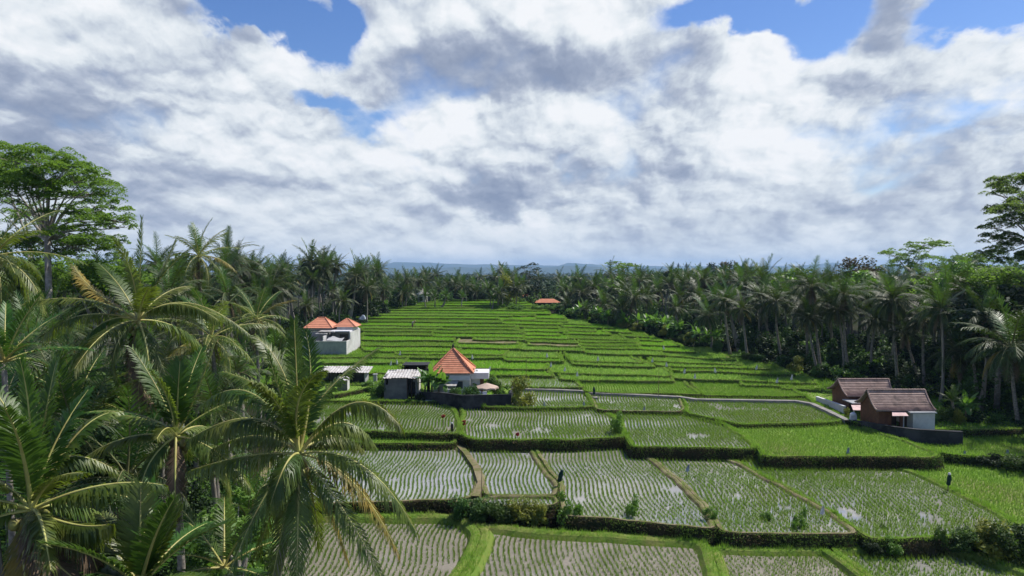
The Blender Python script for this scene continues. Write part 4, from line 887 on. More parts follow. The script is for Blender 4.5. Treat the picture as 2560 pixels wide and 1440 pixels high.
# undergrowth: merged leafy mass under the palms (nobody could count it)
def undergrowth():
    VV = []; b = 0; rn = np.random.default_rng(3); spots = []
    for i in range(520):                               # right grove
        px = random.uniform(1390, 2900); d = rb(px) + 1 + random.random() ** 1.3 * 42; spots.append((px, d, random.uniform(1.2, 2.6), random.uniform(1.5, 5.5) * (1 if d > rb(px) + 5 else .5), lev(d) - .9))
    for i in range(150):                               # left grove
        px = random.uniform(540, 1000); d = lb_(px) + 1 + random.random() ** 1.3 * 40; spots.append((px, d, random.uniform(1.2, 2.6), random.uniform(1.5, 4.5), lev(d) - .9))
    for i in range(560):                               # left jungle
        px = random.uniform(-250, 640); d = 22 + random.random() ** .8 * 78
        lim = np.interp(d, [20, 34, 48, 62, 100], [640, 690, 600, 560, 640])
        if px > lim: continue
        spots.append((px, d, random.uniform(1.0, 2.2), random.uniform(2.5, 8), -3.0 if d < 50 else -.5))
    for i in range(70):
        px = random.uniform(980, 1420); d = random.uniform(186, 225); spots.append((px, d, 2.2, random.uniform(2, 5), lev(d) - .8))
    for k, (px, d, r, h, gz) in enumerate(spots):
        X = (px - 1280) / F * d
        n = int(np.interp(d, [25, 60, 150], [2600, 1100, 450])); leaf = np.interp(d, [25, 60, 150], [.10, .17, .28])
        P = clump_pts(n, 1, 12, k + 500, 1.0); P[:, 2] += .4; P = P * [r, r, h / 1.4] + [X, d, gz]
        V, Q = leaves(P, leaf, .3, k); VV.append(V)
    V = np.concatenate(VV); Q = np.arange(len(V)).reshape(-1, 4); print('undergrowth', len(Q))
    mi = np.repeat(rn.choice([0, 1, 2], len(VV), p=[.45, .40, .15]), [len(v) // 4 for v in VV])
    tag(mk('undergrowth', V, Q, [LEAFD, LEAF, LEAFB], mi), 'dark tangled shrubs filling the ground under the palms', 'undergrowth', kind='stuff')
undergrowth()
def distant_forest():
    VV = []; rn = np.random.default_rng(8)
    for i in range(5200):
        d = 235 * (14 ** (random.random() ** .9)); px = random.uniform(-150, 2720); X = (px - 1280) / F * d
        r = random.uniform(2.5, 4.5) * (1 + d / 1500); g0 = lev(d); yt = float(np.interp(math.log(d), [5.46, 6.2, 7, 8.1], [706, 692, 683, 678])) + random.uniform(0, 10)
        h = atd(px, yt, d)[2] - g0 - r * .8
        n = 60; P = clump_pts(n, r, 6, i, .8) + [X, d, g0 + h]; V, Q = leaves(P, r * .22, .5, i); VV.append(V)
    V = np.concatenate(VV)
    tag(mk('distant_forest', V, np.arange(len(V)).reshape(-1, 4), [LEAFD]), 'far wooded plain fading to blue below the hills', 'forest', kind='stuff')
distant_forest()

for i, (px, py, d, r_, h_, kd, lb) in enumerate([(690, 1400, 30, 1.6, 3.2, 'bright', 'bright grassy shrub at the bottom edge beside the nearest muddy paddy'), (640, 1340, 34, 1.8, 4.0, 'leaf', 'leafy shrub left of the nearest muddy paddy'), (650, 1250, 42, 2.0, 4.2, 'bright', 'sunlit green shrub behind the nearest palm'),
    (545, 905, 62, 2.4, 4.5, 'bright', 'sunlit yellow-green shrub below the palm leaning over the teal tarp'), (300, 970, 44, 2.4, 5.5, 'leaf', 'vine-covered shrub under the tall coconut palm'), (250, 1050, 36, 2.2, 5.0, 'leaf', 'shrub with pale leaves left of the yellow-green palm fan'), (530, 1290, 33, 2.0, 5.0, 'bright', 'lit shrub low between the palm fan and the nearest palm'),
    (600, 1180, 44, 2.0, 5.0, 'leaf', 'dark shrub just left of the flooded paddies')]):
    t = atd(px, py, d); bush((t[0], d, t[2] - h_), r_, h_, kd, lb)
for px, py, d, r_, h_, kd, lb in ((1150, 985, 71.2, .7, 1.5, 'bright', 'leafy plant just left of the broad-leaved one behind the dark wall'), (1185, 972, 71.6, .9, 1.7, 'leaf', 'dark glossy shrub beside the white chairs'), (1245, 975, 73.5, .8, 1.4, 'leaf', 'rounded shrub right of the beige parasol'),
    (1235, 945, 77, .9, 2.2, 'leaf', 'shrub behind the parasol against the terraces'), (955, 985, 73.5, .8, 1.9, 'leaf', 'scrubby bush at the left corner of the block shed'), (1052, 996, 72, .7, .9, 'dark', 'dark weeds between the block shed and the dark wall')):
    t = atd(px, py, d); bush((t[0], d, 1.95), r_, h_, kd, lb)
# bananas
def banana_block(seed, n=8, L=1.9):
    rg = random.Random(seed); mb = MB(); mb.tube([(0, 0, 0), (.05, 0, 1.0), (0, .03, 1.7)], [.13, .11, .07], 7, 1)
    for i in range(n):
        a = i * 2.4 + rg.uniform(-.3, .3); e = R(82 - 60 * i / n + rg.uniform(-8, 8)); bd = R(25 + 60 * i / n); ll = L * rg.uniform(.8, 1.15); P = []; ns = 9
        p = Vector((0, 0, 1.6)); pts = []
        for k in range(ns + 1):
            f = k / ns; el_ = e - bd * f * 1.3; pts.append(p.copy()); p = p + Vector((math.cos(a) * math.cos(el_), math.sin(a) * math.cos(el_), math.sin(el_))) * ll / ns
        s = Vector((-math.sin(a), math.cos(a), 0)); V = []; Fs = []
        for k, q in enumerate(pts):
            f = k / ns; w = .30 * math.sin(math.pi * min(1, max(.02, (f - .12) / .9))) ** .6 * (1 if f > .12 else .1) + .015
            w *= rg.uniform(.85, 1.1); V += [tuple(q + s * w + Vector((0, 0, -w * .25))), tuple(q), tuple(q - s * w + Vector((0, 0, -w * .25)))]
        for k in range(ns): Fs += [(k * 3, k * 3 + 1, k * 3 + 4, k * 3 + 3), (k * 3 + 1, k * 3 + 2, k * 3 + 5, k * 3 + 4)]
        mb.add(V, Fs, 0)
    o = mb.build('b', [BAN, mat('banana_stem', (.16, .17, .07), (.10, .08, .04), 3)]); me = o.data; bpy.data.objects.remove(o); return me
BANB = [banana_block(i, 8 + i) for i in range(3)]
def banana(px, py, z, sc, label, group=None, d=None):
    b = onz(px, py, z) if d is None else atd(px, py, d)
    o = bpy.data.objects.new('banana_plant', random.choice(BANB)); COL.objects.link(o); o.location = b; o.scale = [sc] * 3; o.rotation_euler = (0, 0, random.uniform(0, 6))
    return tag(o, label, 'banana plant', group)
for i in range(34):
    px = random.uniform(1435, 1800); d = rb(px) - random.uniform(-3.5, .5); X = (px - 1280) / F * d
    o = bpy.data.objects.new('banana_plant', random.choice(BANB)); COL.objects.link(o); o.location = (X, d, lev(d) - .3); o.scale = [random.uniform(.7, 1.15)] * 3; o.rotation_euler = (0, 0, random.uniform(0, 6))
    tag(o, 'banana plant at the foot of the right grove beside the upper terraces', 'banana plant', 'bananas along the right grove edge')
for i in range(26):
    px = random.uniform(1240, 1420); y = random.uniform(766, 775); b = onz(px, y, zfar(y))
    bush(b, random.uniform(.9, 1.6), random.uniform(.6, 1.2), 'bright', 'low bright green bush behind the uppermost terrace', group='bright bushes behind the uppermost terrace')
for i in range(20):
    px = random.uniform(1480, 2060); d = rb(px) - random.uniform(-1, 1); X = (px - 1280) / F * d
    bush((X, d, lev(d) - .3), random.uniform(.8, 1.5), random.uniform(.8, 2.2), random.choice(['leaf', 'leaf', 'yellow', 'bright']), 'leafy shrub at the foot of the right grove palms', group='shrubs along the right grove edge')

# ------------------------------------------------------------------ buildings
def grid_surface(f, nu, nv):
    V = [f(i / nu, j / nv) for j in range(nv + 1) for i in range(nu + 1)]; k = nu + 1
    return V, [(j * k + i, j * k + i + 1, (j + 1) * k + i + 1, (j + 1) * k + i) for j in range(nv) for i in range(nu)]
def hip_roof(x0, x1, y0, y1, z0, z1, ridge, courses, m, parent, hips=True, name='roof', flare=.0, hm=None):
    """hipped roof laid in overlapping courses, with hip caps"""
    mb = MB(); cx, cy = (x0 + x1) / 2, (y0 + y1) / 2
    def ring(f, lift=0): 
        k = 1 - f; fz = f ** (1 + flare); a = ridge * f / 2
        return [(cx + (x0 - cx) * k - a, cy + (y0 - cy) * k, z0 + (z1 - z0) * fz + lift), (cx + (x1 - cx) * k + a, cy + (y0 - cy) * k, z0 + (z1 - z0) * fz + lift),
                (cx + (x1 - cx) * k + a, cy + (y1 - cy) * k, z0 + (z1 - z0) * fz + lift), (cx + (x0 - cx) * k - a, cy + (y1 - cy) * k, z0 + (z1 - z0) * fz + lift)]
    for c in range(courses):
        a = ring(c / courses, .05); b = ring(min(1, (c + 1.0) / courses), 0.0); lo = ring(c / courses, -.005)
        V = lo + a + b; mb.add(V, [(i, (i + 1) % 4, 4 + (i + 1) % 4, 4 + i) for i in range(4)] + [(4 + i, 4 + (i + 1) % 4, 8 + (i + 1) % 4, 8 + i) for i in range(4)])
    mb.add(ring(0, -.01), [(0, 3, 2, 1)])
    o = mb.build(name, m, parent)
    if hips:
        for i in range(4):
            a, b = Vector(ring(0, .06)[i]), Vector(ring(1, .06)[i]); h = MB(); n = 14
            h.tube([a.lerp(b, k / n) for k in range(n + 1)], [.075 + .015 * (k % 2) for k in range(n + 1)], 6); h.build('hip_cap', hm or m, o)
        a, b = Vector(ring(1, .06)[0]), Vector(ring(1, .06)[1])
        if (a - b).length > .2: h = MB(); h.tube([a, b], [.09, .09], 6); h.build('ridge_cap', hm or m, o)
    return o
def wall(parent, name, m, *boxes):
    mb = MB()
    for b in boxes: mb.box(*b)
    return mb.build(name, m, parent)
def finial(parent, x, y, z, s=1.0, m=BLACK):
    mb = MB(); mb.lathe([(.10 * s, z), (.14 * s, z + .08 * s), (.08 * s, z + .16 * s), (.13 * s, z + .28 * s), (.10 * s, z + .42 * s), (.03 * s, z + .52 * s), (.01, z + .6 * s)], x, y, 8); return mb.build('finial', m, parent)

def villa():
    g0 = zfar(884) + .1; fr = onz(866, 881, g0); r = empty('villa', fr, 'unfinished grey and white villa with two orange hipped roofs beside the terraces', 'house')
    h = 2.8; p = r
    wall(p, 'perimeter_wall', CONC, (-6.6, -.0, 0, .18, -.6, 1.62), (-6.6, -6.42, .18, 9, -.6, 2.2))
    wall(p, 'wall_coping', CONCW, (-6.65, .03, -.03, .21, 1.62, 1.70))
    wall(p, 'side_wall', CONCW, (-.18, .003, .18, 9.4, -.6, 1.66), (-.18, .0, 2.6, 9.4, 1.66, h))  # sun-facing wall: light put into a paler colour than the front
    wall(p, 'divider_wall', CONCW, (-3.62, -3.5, .2, 2.2, 0, 2.4))
    wall(p, 'rear_wall', CONC, (-6.4, -.18, 9.2, 9.4, -.6, h))
    wall(p, 'right_wing', CONC, (-3.1, -2.9, 4.0, 9.2, 0, h), (-2.9, -.18, 4.6, 4.8, 0, 1.0), (-2.9, -2.2, 4.6, 4.8, 1.0, h), (-.9, -.18, 4.6, 4.8, 1.0, h), (-2.2, -.9, 4.6, 4.8, 2.3, h))
    wall(p, 'roof_slab', WHITE, (-3.25, -.19, 2.9, 9.2, h, h + .16))
    w = wall(p, 'window', WOODD, (-2.2, -2.1, 4.65, 4.75, 1.0, 2.3), (-1.0, -.9, 4.65, 4.75, 1.0, 2.3), (-1.6, -1.5, 4.65, 4.75, 1.0, 2.3)); wall(w, 'pane', GLASS, (-2.1, -1.6, 4.69, 4.71, 1.0, 2.3), (-1.5, -1.0, 4.69, 4.71, 1.0, 2.3))
    wall(p, 'left_wing', CONC, (-6.4, -3.7, 3.4, 3.6, 0, h), (-3.8, -3.62, 3.6, 9.2, 0, h))
    wall(p, 'drum_wall', WHITE, (-2.75, -.15, 5.2, 8.4, h + .16, h + .62)); wall(p, 'drum_wall', CONC, (-7.2, -3.4, 5.0, 9.0, h, h + .45))
    hip_roof(-3.2, .3, 4.9, 8.7, h + .60, h + 1.75, .15, 6, ORANGEP, p); hip_roof(-7.8, -3.3, 4.6, 9.0, h + .42, h + 1.9, 1.1, 6, ORANGEP, p)
    wall(p, 'canopy', TIN, (-4.9, -2.4, 2.2, 4.2, h + .02, h + .14), (-5.2, -3.4, 1.7, 2.9, h - .25, h - .13))
    V, Fs = grid_surface(lambda u, v: (-3.2 + 2.3 * u, .5 + 2.0 * v, 1.75 + .35 * v + .12 * math.sin(u * 7) * v - .2 * u * u), 10, 6)
    b = MB(); b.add(V, Fs); b.add([(x, y, z - .02) for x, y, z in V], [f[::-1] for f in Fs]); b.build('tarpaulin', CONC, p)
    wall(p, 'post', WOODD, (-3.2, -3.1, .6, .7, 0, 1.8), (-1.0, -.9, .6, .7, 0, 1.6))
villa()

def centre_house():
    z0 = 2.15; o = atd(1133, 960, 76); X = o[0]; r = empty('pavilion_house', (X, 76, z0), 'small white house with steep orange pyramid roof and stone finial behind a dark wall', 'house'); p = r
    zt = 2.55
    wall(p, 'wall', CONCW, (-2.0, 2.0, -1.9, 2.0, -.3, zt))
    rf = hip_roof(-2.4, 2.4, -2.4, 2.4, zt - .02, zt + 2.45, .0, 13, ORANGE, p, flare=.12); finial(rf, 0, 0, zt + 2.42, 1.0)
    wall(p, 'annex', CONCW, (2.02, 3.3, -.9, 1.6, -.3, 1.75)); wall(p, 'parapet', WHITE, (1.9, 4.0, -1.2, 1.8, 1.76, 2.42))
    wall(p, 'fascia', WHITE, (-1.9, 2.02, -2.15, -1.92, 1.75, 2.3))
    d_ = wall(p, 'door', WOOD, (3.05, 3.45, -1.0, -.92, -.3, 1.72)); wall(d_, 'handle', BLACK, (3.12, 3.16, -1.03, -1.0, .8, .95))
    w = wall(p, 'window', WOODD, (.3, 1.2, -1.98, -1.91, .8, 1.6)); wall(w, 'pane', GLASS, (.36, 1.14, -2.0, -1.985, .86, 1.54))
    mb = MB(); mb.box(-1.75, .65, -3.0, -1.93, 0, 0, 0, 0, None); mb = MB()
    V = [(-1.75, -3.1, 1.32), (.55, -3.1, 1.32), (.8, -1.93, 1.72), (-1.6, -1.93, 1.72)]; mb.add(V, [(0, 1, 2, 3)]); mb.add([(x, y, z - .06) for x, y, z in V], [(3, 2, 1, 0)])
    mb.add(V[:2] + [(V[1][0], V[1][1], V[1][2] - .06), (V[0][0], V[0][1], V[0][2] - .06)], [(3, 2, 1, 0)]); mb.build('awning', TIN, p)
    wall(p, 'low_wall', WHITE, (-.8, .35, -3.4, -3.25, -.3, 1.0), (.35, .45, -3.4, -2.0, -.3, 1.05))
    wall(p, 'pillar', CONCD, (-2.75, -2.45, -1.6, -1.2, -.3, 2.5)); wall(p, 'terrace', CONC, (-3.2, 5.6, -4.6, 3.0, -.5, -.02))
    mb = MB(); mb.lathe([(.22, 2.35), (.24, 2.7), (.2, 2.95), (.06, 3.0)], -2.62, -1.4, 10); mb.build('water_tank', BLACK, p)
centre_house()
def line_wall(pts, th, h, m, label, name='garden_wall', cop=None, cat='wall'):
    """wall along ground points (x, y, z), each with its own height h"""
    r = None; mb = MB()
    hs = h if isinstance(h, list) else [h] * len(pts)
    o = Vector([float(c) for c in pts[0]]); V = []; Fs = []
    for i, q in enumerate(pts):
        a = Vector([float(c) for c in pts[max(0, i - 1)]]); b = Vector([float(c) for c in pts[min(len(pts) - 1, i + 1)]]); t = (b - a); t.z = 0; t.normalize(); n = Vector((-t.y, t.x, 0)) * th / 2
        q = Vector([float(c) for c in q]) - o; V += [tuple(q - n - Vector((0, 0, .5))), tuple(q + n - Vector((0, 0, .5))), tuple(q + n + Vector((0, 0, hs[i]))), tuple(q - n + Vector((0, 0, hs[i])))]
    for i in range(len(pts) - 1):
        a = i * 4; b = a + 4
        for k in range(4): Fs.append((a + k, a + (k + 1) % 4, b + (k + 1) % 4, b + k))
    Fs += [(0, 1, 2, 3), (len(V) - 1, len(V) - 2, len(V) - 3, len(V) - 4)]
    w = MB().add(V, Fs)
    if not cop: return tag(w.build(name, m, None, False, o), label, cat)
    r = empty(name, o, label, cat); w.build('wall_face', m, r)
    V2 = []
    for i in range(len(pts)):
        a, b = Vector(V[i * 4 + 3]), Vector(V[i * 4 + 2]); n = (b - a) * .18; V2 += [tuple(a - n), tuple(b + n), tuple(b + n + Vector((0, 0, .07))), tuple(a - n + Vector((0, 0, .07)))]
    MB().add(V2, Fs).build('coping', cop, r); return r
ZW = 1.7
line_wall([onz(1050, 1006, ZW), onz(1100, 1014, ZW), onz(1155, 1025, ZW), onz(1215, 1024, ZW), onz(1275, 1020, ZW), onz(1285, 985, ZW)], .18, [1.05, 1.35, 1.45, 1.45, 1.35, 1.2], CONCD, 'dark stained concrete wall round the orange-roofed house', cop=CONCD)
def umbrella(px, py, d, label):
    t = atd(px, py, d); r = empty('parasol', (t[0], t[1], t[2] - 2.1), label, 'parasol'); mb = MB(); n = 8; V = [(0, 0, 2.15)]
    for k in range(16):
        a = 2 * math.pi * k / 16; q = 1.28 if k % 2 == 0 else 1.18; V.append((math.cos(a) * q, math.sin(a) * q, 1.68 if k % 2 == 0 else 1.74))
    for k in range(16):
        a = 2 * math.pi * k / 16; q = 1.29 if k % 2 == 0 else 1.18; V.append((math.cos(a) * q, math.sin(a) * q, 1.50 if k % 2 == 0 else 1.60))
    mb.add(V, [(0, 1 + k, 1 + (k + 1) % 16) for k in range(16)] + [(1 + k, 17 + k, 17 + (k + 1) % 16, 1 + (k + 1) % 16) for k in range(16)]); mb.build('canopy', CANV, r)
    m2 = MB(); m2.tube([(0, 0, 0), (0, 0, 2.25)], [.03, .025], 6); m2.lathe([(.25, 0), (.25, .08), (.05, .1)], 0, 0, 10); m2.build('pole', STAKE, r)
umbrella(1217, 958, 73, 'scalloped beige garden parasol on the terrace of the orange-roofed house')
def chair(px, py, d, label):
    t = atd(px, py, d); r = empty('garden_chair', (t[0], t[1], 2.13), label, 'chair', 'white chairs under the parasol', .3)
    MB().box(-.24, .24, -.24, .24, .42, .47).build('seat', WHITE, r); MB().box(-.24, .24, .20, .25, .47, .95).build('backrest', WHITE, r)
    for sx in (-.21, .21):
        for sy in (-.21, .21): MB().box(sx - .025, sx + .025, sy - .025, sy + .025, 0, .42).build('leg', WHITE, r)
chair(1199, 975, 71.6, 'left white chair by the dark wall of the orange-roofed house'); chair(1213, 976, 71.4, 'right white chair below the beige parasol')

def tin_roof(x0, x1, y0, y1, za, zb, parent, m=TIN, ribs=22, sag=.04, seed=0):
    rg = random.Random(seed); nu = ribs * 4; jig = [rg.uniform(-.05, .05) for _ in range(ribs // 3 + 2)]
    def f(u, v): return (x0 + (x1 - x0) * u + 0, y0 + (y1 - y0) * v + (jig[int(u * ribs / 3)] if v < .01 else 0), za + (zb - za) * v + .03 * math.sin(u * ribs * 2 * math.pi) - sag * math.sin(math.pi * v) + jig[int(u * ribs / 3)] * .6)
    V, Fs = grid_surface(f, nu, 5); mb = MB(); mb.add(V, Fs); mb.add([(x, y, z - .015) for x, y, z in V], [q[::-1] for q in Fs]); return mb.build('roof', m, parent)
def sheds():
    b = onz(960, 998, 2.0); r = empty('block_shed', b, 'grey concrete block shed with slatted tin roof and open doorway', 'shed')
    wall(r, 'wall', CONCD if False else mat('grey_block', (.17, .17, .175), (.13, .13, .135), 1.4, .9, .1, bump=.3, bscale=9), (0, .45, 0, .15, -.2, 1.55), (.45, 2.45, 0, .15, -.2, 2.3), (0, .02, 0, .0, 0, 0), (3.1, 3.55, 0, .15, 1.9, 2.3), (3.38, 3.55, 0, .15, -.2, 1.9), (0, .15, .15, 3, -.2, 2.5), (0, 3.55, 2.85, 3, -.2, 2.7))
    wall(r, 'side_wall', CONCW, (3.40, 3.56, .15, 1.0, -.2, 2.4), (3.40, 3.56, 1.5, 2.85, -.2, 2.5))
    tin_roof(-.1, 3.75, -.25, 3.2, 2.32, 2.72, r, TIN, 12, .0, 1)
    wall(r, 'door_post', WOODD, (2.45, 2.55, 0, .12, -.2, 2.3), (2.9, 3.0, .05, .12, -.2, 1.9))
    b = onz(800, 958, 2.35); r = empty('long_shed', b, 'long low open-fronted shed with pale corrugated roof', 'shed')
    W = (925 - 800) / F * b[1]
    wall(r, 'wall', CONC, (W - .75, W - .6, .3, 2.3, -.2, 1.35), (0, W - .6, 2.15, 2.3, -.2, 1.5), (0, .15, .3, 2.15, -.2, 1.4))
    wall(r, 'partition', CONCD, (W - 2.2, W - .76, .5, .62, -.2, 1.15)); wall(r, 'partition', CONCD, (2.0, 2.12, .3, 2.1, -.2, 1.3)); wall(r, 'post', WOODD, (1.0, 1.1, .25, .35, -.2, 1.3), (2.9, 3.0, .25, .35, -.2, 1.3), (W - 2.3, W - 2.2, .25, .35, -.2, 1.3))
    tin_roof(-.3, W - .1, -.2, 2.7, 1.32, 1.68, r, TIN, 18, .05, 3)
    b = onz(843, 979, 2.2); r = empty('small_hut', b, 'tiny grey block hut with sloping tin roof in front of the long shed', 'hut')
    wall(r, 'wall', mat('grey_block', (.2,) * 3), (0, 1.12, 0, .1, -.2, 1.25), (0, .1, .1, 1.1, -.2, 1.4), (.1, 1.02, 1.0, 1.1, -.2, 1.4)); wall(r, 'side_wall', CONCW, (1.02, 1.13, .1, 1.1, -.2, 1.35)); tin_roof(-.08, 1.25, -.12, 1.25, 1.28, 1.5, r, TIN, 5, 0, 5)
    b = onz(938, 955, 2.3); mb = MB(); mb.box(-.2, .2, -.2, .2, -.2, .9); mb.box(-.26, .26, -.26, .26, .9, .98)
    tag(mb.build('stone_post', CONC, None, loc=b), 'squat grey concrete post in the grass between the long shed and the block shed', 'post')
    b = onz(1010, 955, 2.3); r = empty('dark_lean_to', b, 'low dark open lean-to between the block shed and the orange-roofed house', 'shed'); wall(r, 'wall', WOODD, (0, .1, 0, 2.2, 0, 2.0), (2.6, 2.7, 0, 2.2, 0, 2.0), (.1, 2.6, 2.1, 2.2, 0, 2.0)); wall(r, 'roof', CONCD, (-.2, 2.9, -.2, 2.4, 2.0, 2.1))
sheds()
# dark band of grass in front: sheds stand on grass plot; teal tarp by the jungle
V, Fs = grid_surface(lambda u, v: (u * 1.6 - .8, v * 1.2 - .6, .35 * math.sin(math.pi * u) * math.sin(math.pi * v) + .07 * math.sin(9 * u + 5 * v)), 12, 10)
tag(MB().add(V, Fs).build('tarpaulin', TEAL, None, True, loc=onz(622, 958, 2.35)), 'crumpled teal tarpaulin heap on the grass at the jungle edge', 'tarpaulin')

def joglo(pe_l, pe_r, pr_l, pr_r, d_e, dr_, label, seed, z0):
    """brown tiled gable house with curved flaring roof: eave and ridge traced, depths in metres"""
    el_, er = atd(*pe_l, d_e), atd(*pe_r, d_e); rl, rr_ = atd(*pr_l, d_e + dr_), atd(*pr_r, d_e + dr_)
    x0, x1 = el_[0], er[0]; ze = (el_[2] + er[2]) / 2; zr = (rl[2] + rr_[2]) / 2; o = Vector((x0, d_e, z0)); r = empty('tiled_house', o, label, 'house')
    W = x1 - x0; H = zr - ze; e = ze - z0; rx0 = rl[0] - x0; rx1 = rr_[0] - x0; D = dr_
    prof = lambda f: (D * (1 - f), H * (f ** 1.55 * .55 + f * .45) if False else H * (1 - (1 - f) ** .72) if False else H * (.30 * f + .70 * f ** 2.0))
    rf = MB(); nc = 12
    def P(f, side, lift=0):
        y = D * (1 - f); z = H * (.30 * f + .70 * f * f); xa = rx0 * f; xb = W + (rx1 - W) * f
        yy = D - y if side < 0 else D + y
        return (xa, yy, e + z + lift), (xb, yy, e + z + lift)
    for side in (-1, 1):
        for c in range(nc):
            a0, a1 = P(c / nc, side, .085); b0, b1 = P((c + 1) / nc, side, 0); l0, l1 = P(c / nc, side, -.01)
            q = [(l0, l1, a1, a0), (a0, a1, b1, b0)]
            for f in q: rf.add(list(f), [(0, 1, 2, 3) if side < 0 else (3, 2, 1, 0)])
    for side in (-1, 1):                         # underside
        for c in range(6):
            a0, a1 = P(c / 6, side, -.06); b0, b1 = P((c + 1) / 6, side, -.06); rf.add([a0, a1, b1, b0], [(3, 2, 1, 0)])
    roof = rf.build('roof', TILE, r)
    cap = MB(); a, b = Vector(P(1, 1, .05)[0]), Vector(P(1, 1, .05)[1]); n = 40
    cap.tube([a.lerp(b, i / n) for i in range(n + 1)], [.09 + .025 * (i % 2) for i in range(n + 1)], 6); cap.build('ridge_cap', TILE, roof)
    for side in (-1, 1):
        for w_ in (0, 1):
            v = MB(); n = 26; v.tube([P(i / n, side, .07)[w_] for i in range(n + 1)], [.07 + .02 * (i % 2) for i in range(n + 1)], 6); v.build('verge_cap', TILE, roof)
    i_ = .35
    for xx in (i_, W - i_ - .1):
        wl = MB()
        pts = [(xx, .35, 0), (xx, 2 * D - .35, 0)]; top = []
        for k in range(9):
            yy = .35 + (2 * D - .7) * k / 8; f = 1 - abs(yy - D) / D; top.append((xx, yy, e + H * (.30 * f + .70 * f * f) - .08))
        V = [(x, y, z) for x, y, z in pts] + top[::-1]; k = len(V); V2 = [(x + .1, y, z) for x, y, z in V]
        wl.add(V + V2, [tuple(range(k))[::-1], tuple(range(k, 2 * k))] + [(j, (j + 1) % k, k + (j + 1) % k, k + j) for j in range(k)])
        wl.build('gable_wall', WOOD, r)
    return r, W, D, e, H
r, W, D_, e, H = joglo((2192, 1028), (2340, 1026), (2168, 975), (2312, 976), 59.2, 1.9, 'front brown tiled house with flaring curved roof and pink awning above the dark retaining wall', 1, 1.75)
wall(r, 'front_wall', WOOD, (.45, 1.6, .55, .65, 0, e), (2.35, 2.75, .55, .65, 0, e)); wall(r, 'recess', WOODD, (1.6, 2.35, 1.1, 1.2, 0, e)); dr = wall(r, 'door', WOODD, (2.75, 3.0, .62, .68, 0, e - .1)); wall(r, 'door_frame', WHITE, (2.62, 2.7, .5, .54, 0, e - .2))
wall(r, 'white_annex', CONCW, (3.0, 4.9, -.3, 2.4, -.1, e - .16)); wall(r, 'annex_roof', CONC, (2.7, 5.0, -.45, 2.5, e - .15, e - .05))
mb = MB(); V = [(.95, -.75, e - .28), (2.35, -.75, e - .28), (2.65, .5, e - .02), (1.6, .5, e - .02)]; mb.add(V + [(x, y, z - .04) for x, y, z in V], [(0, 1, 2, 3), (7, 6, 5, 4), (0, 4, 5, 1), (1, 5, 6, 2), (2, 6, 7, 3), (3, 7, 4, 0)]); mb.build('awning', PINK, r)
r, W, D_, e, H = joglo((2118, 992), (2236, 990), (2095, 948), (2222, 950), 66.5, 2.1, 'rear brown tiled house with a dark patch on its curved roof', 2, 1.9)
wall(r, 'front_wall', WOOD, (.45, 4.2, .55, .65, 0, e)); wall(r, 'porch_roof', CONC, (-.3, 2.8, -1.6, .4, e - .42, e - .34)); wall(r, 'roof_dark_strip', BLACK, (2.6, 3.5, 1.35, 1.36, e + .6, e + .61))  # thin black strip laid on the rear roof slope
mb = MB(); V = [(-1.0, -3.2, .95), (1.2, -3.4, .95), (1.9, -1.6, 1.12), (-.4, -1.6, 1.12)]; mb.add(V + [(x, y, z - .05) for x, y, z in V], [(0, 1, 2, 3), (7, 6, 5, 4), (0, 4, 5, 1), (1, 5, 6, 2), (2, 6, 7, 3), (3, 7, 4, 0)]); mb.build('awning', PINK, r)
wall(r, 'porch_wall', CONCW, (.9, 2.3, -3.6, -3.45, -.3, .85), (-.9, -.8, -3.1, -3.0, 0, .9))
line_wall([onz(2042, 1003, 1.95), onz(2075, 1017, 1.95), onz(2112, 1036, 1.95)], .2, [.45, .55, .75], CONCW, 'pale low wall slanting down to the tiled houses', cop=WHITE)
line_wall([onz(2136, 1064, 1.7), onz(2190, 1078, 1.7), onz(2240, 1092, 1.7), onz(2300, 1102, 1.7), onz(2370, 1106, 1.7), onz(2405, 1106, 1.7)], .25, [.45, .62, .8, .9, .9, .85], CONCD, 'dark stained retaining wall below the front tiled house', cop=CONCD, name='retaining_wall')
mb = MB(); 
V, Fs = grid_surface(lambda u, v: (-.32 + .64 * u, -.1 + .2 * v, 1.0 - (2 * u - 1) ** 4 * .3 if v >= 0 else 0), 10, 1)
mb.box(-.28, .28, -.12, .12, -.2, .75); mb.lathe([(.28, .75), (.26, .88), (.16, .98), (.02, 1.02)], 0, 0, 14)
tag(mb.build('gate_pillar', WHITE, None, loc=onz(2133, 1058, 1.85)), 'white round-topped gate pillar at the corner of the retaining wall', 'pillar')
# concrete path
def path(pts, z, w, h=.12, m=PATHM, label='narrow pale concrete footpath crossing the paddies', name='path'):
    P = [onz(x, y, z + h) for x, y in pts]; V = []; Q = []
    n = len(P); L = []
    for i in range(n - 1):
        k = max(1, int(np.linalg.norm(P[i + 1] - P[i]) / 1.0))
        for j in range(k): L.append(P[i] + (P[i + 1] - P[i]) * j / k)
    L.append(P[-1])
    for i, q in enumerate(L):
        t = L[min(i + 1, len(L) - 1)] - L[max(i - 1, 0)]; t[2] = 0; t /= np.linalg.norm(t); nn = np.array([-t[1], t[0], 0]) * w / 2
        nn *= 1 + .06 * n3(q[0], q[1], 1.0); V += [q - nn - [0, 0, .5], q - nn, q + nn, q + nn - [0, 0, .5]]
    for i in range(len(L) - 1):
        for k in range(3): Q.append((i * 4 + k, (i + 1) * 4 + k, (i + 1) * 4 + k + 1, i * 4 + k + 1))
    tag(mk(name, V, [q[::-1] for q in Q], m), label, kind='structure')
path([(1300, 971), (1380, 973), (1455, 976), (1480, 981), (1600, 986), (1700, 991), (1740, 997), (1990, 1001), (2030, 1008), (2075, 1028), (2120, 1050)], 2.02, .55, .2)
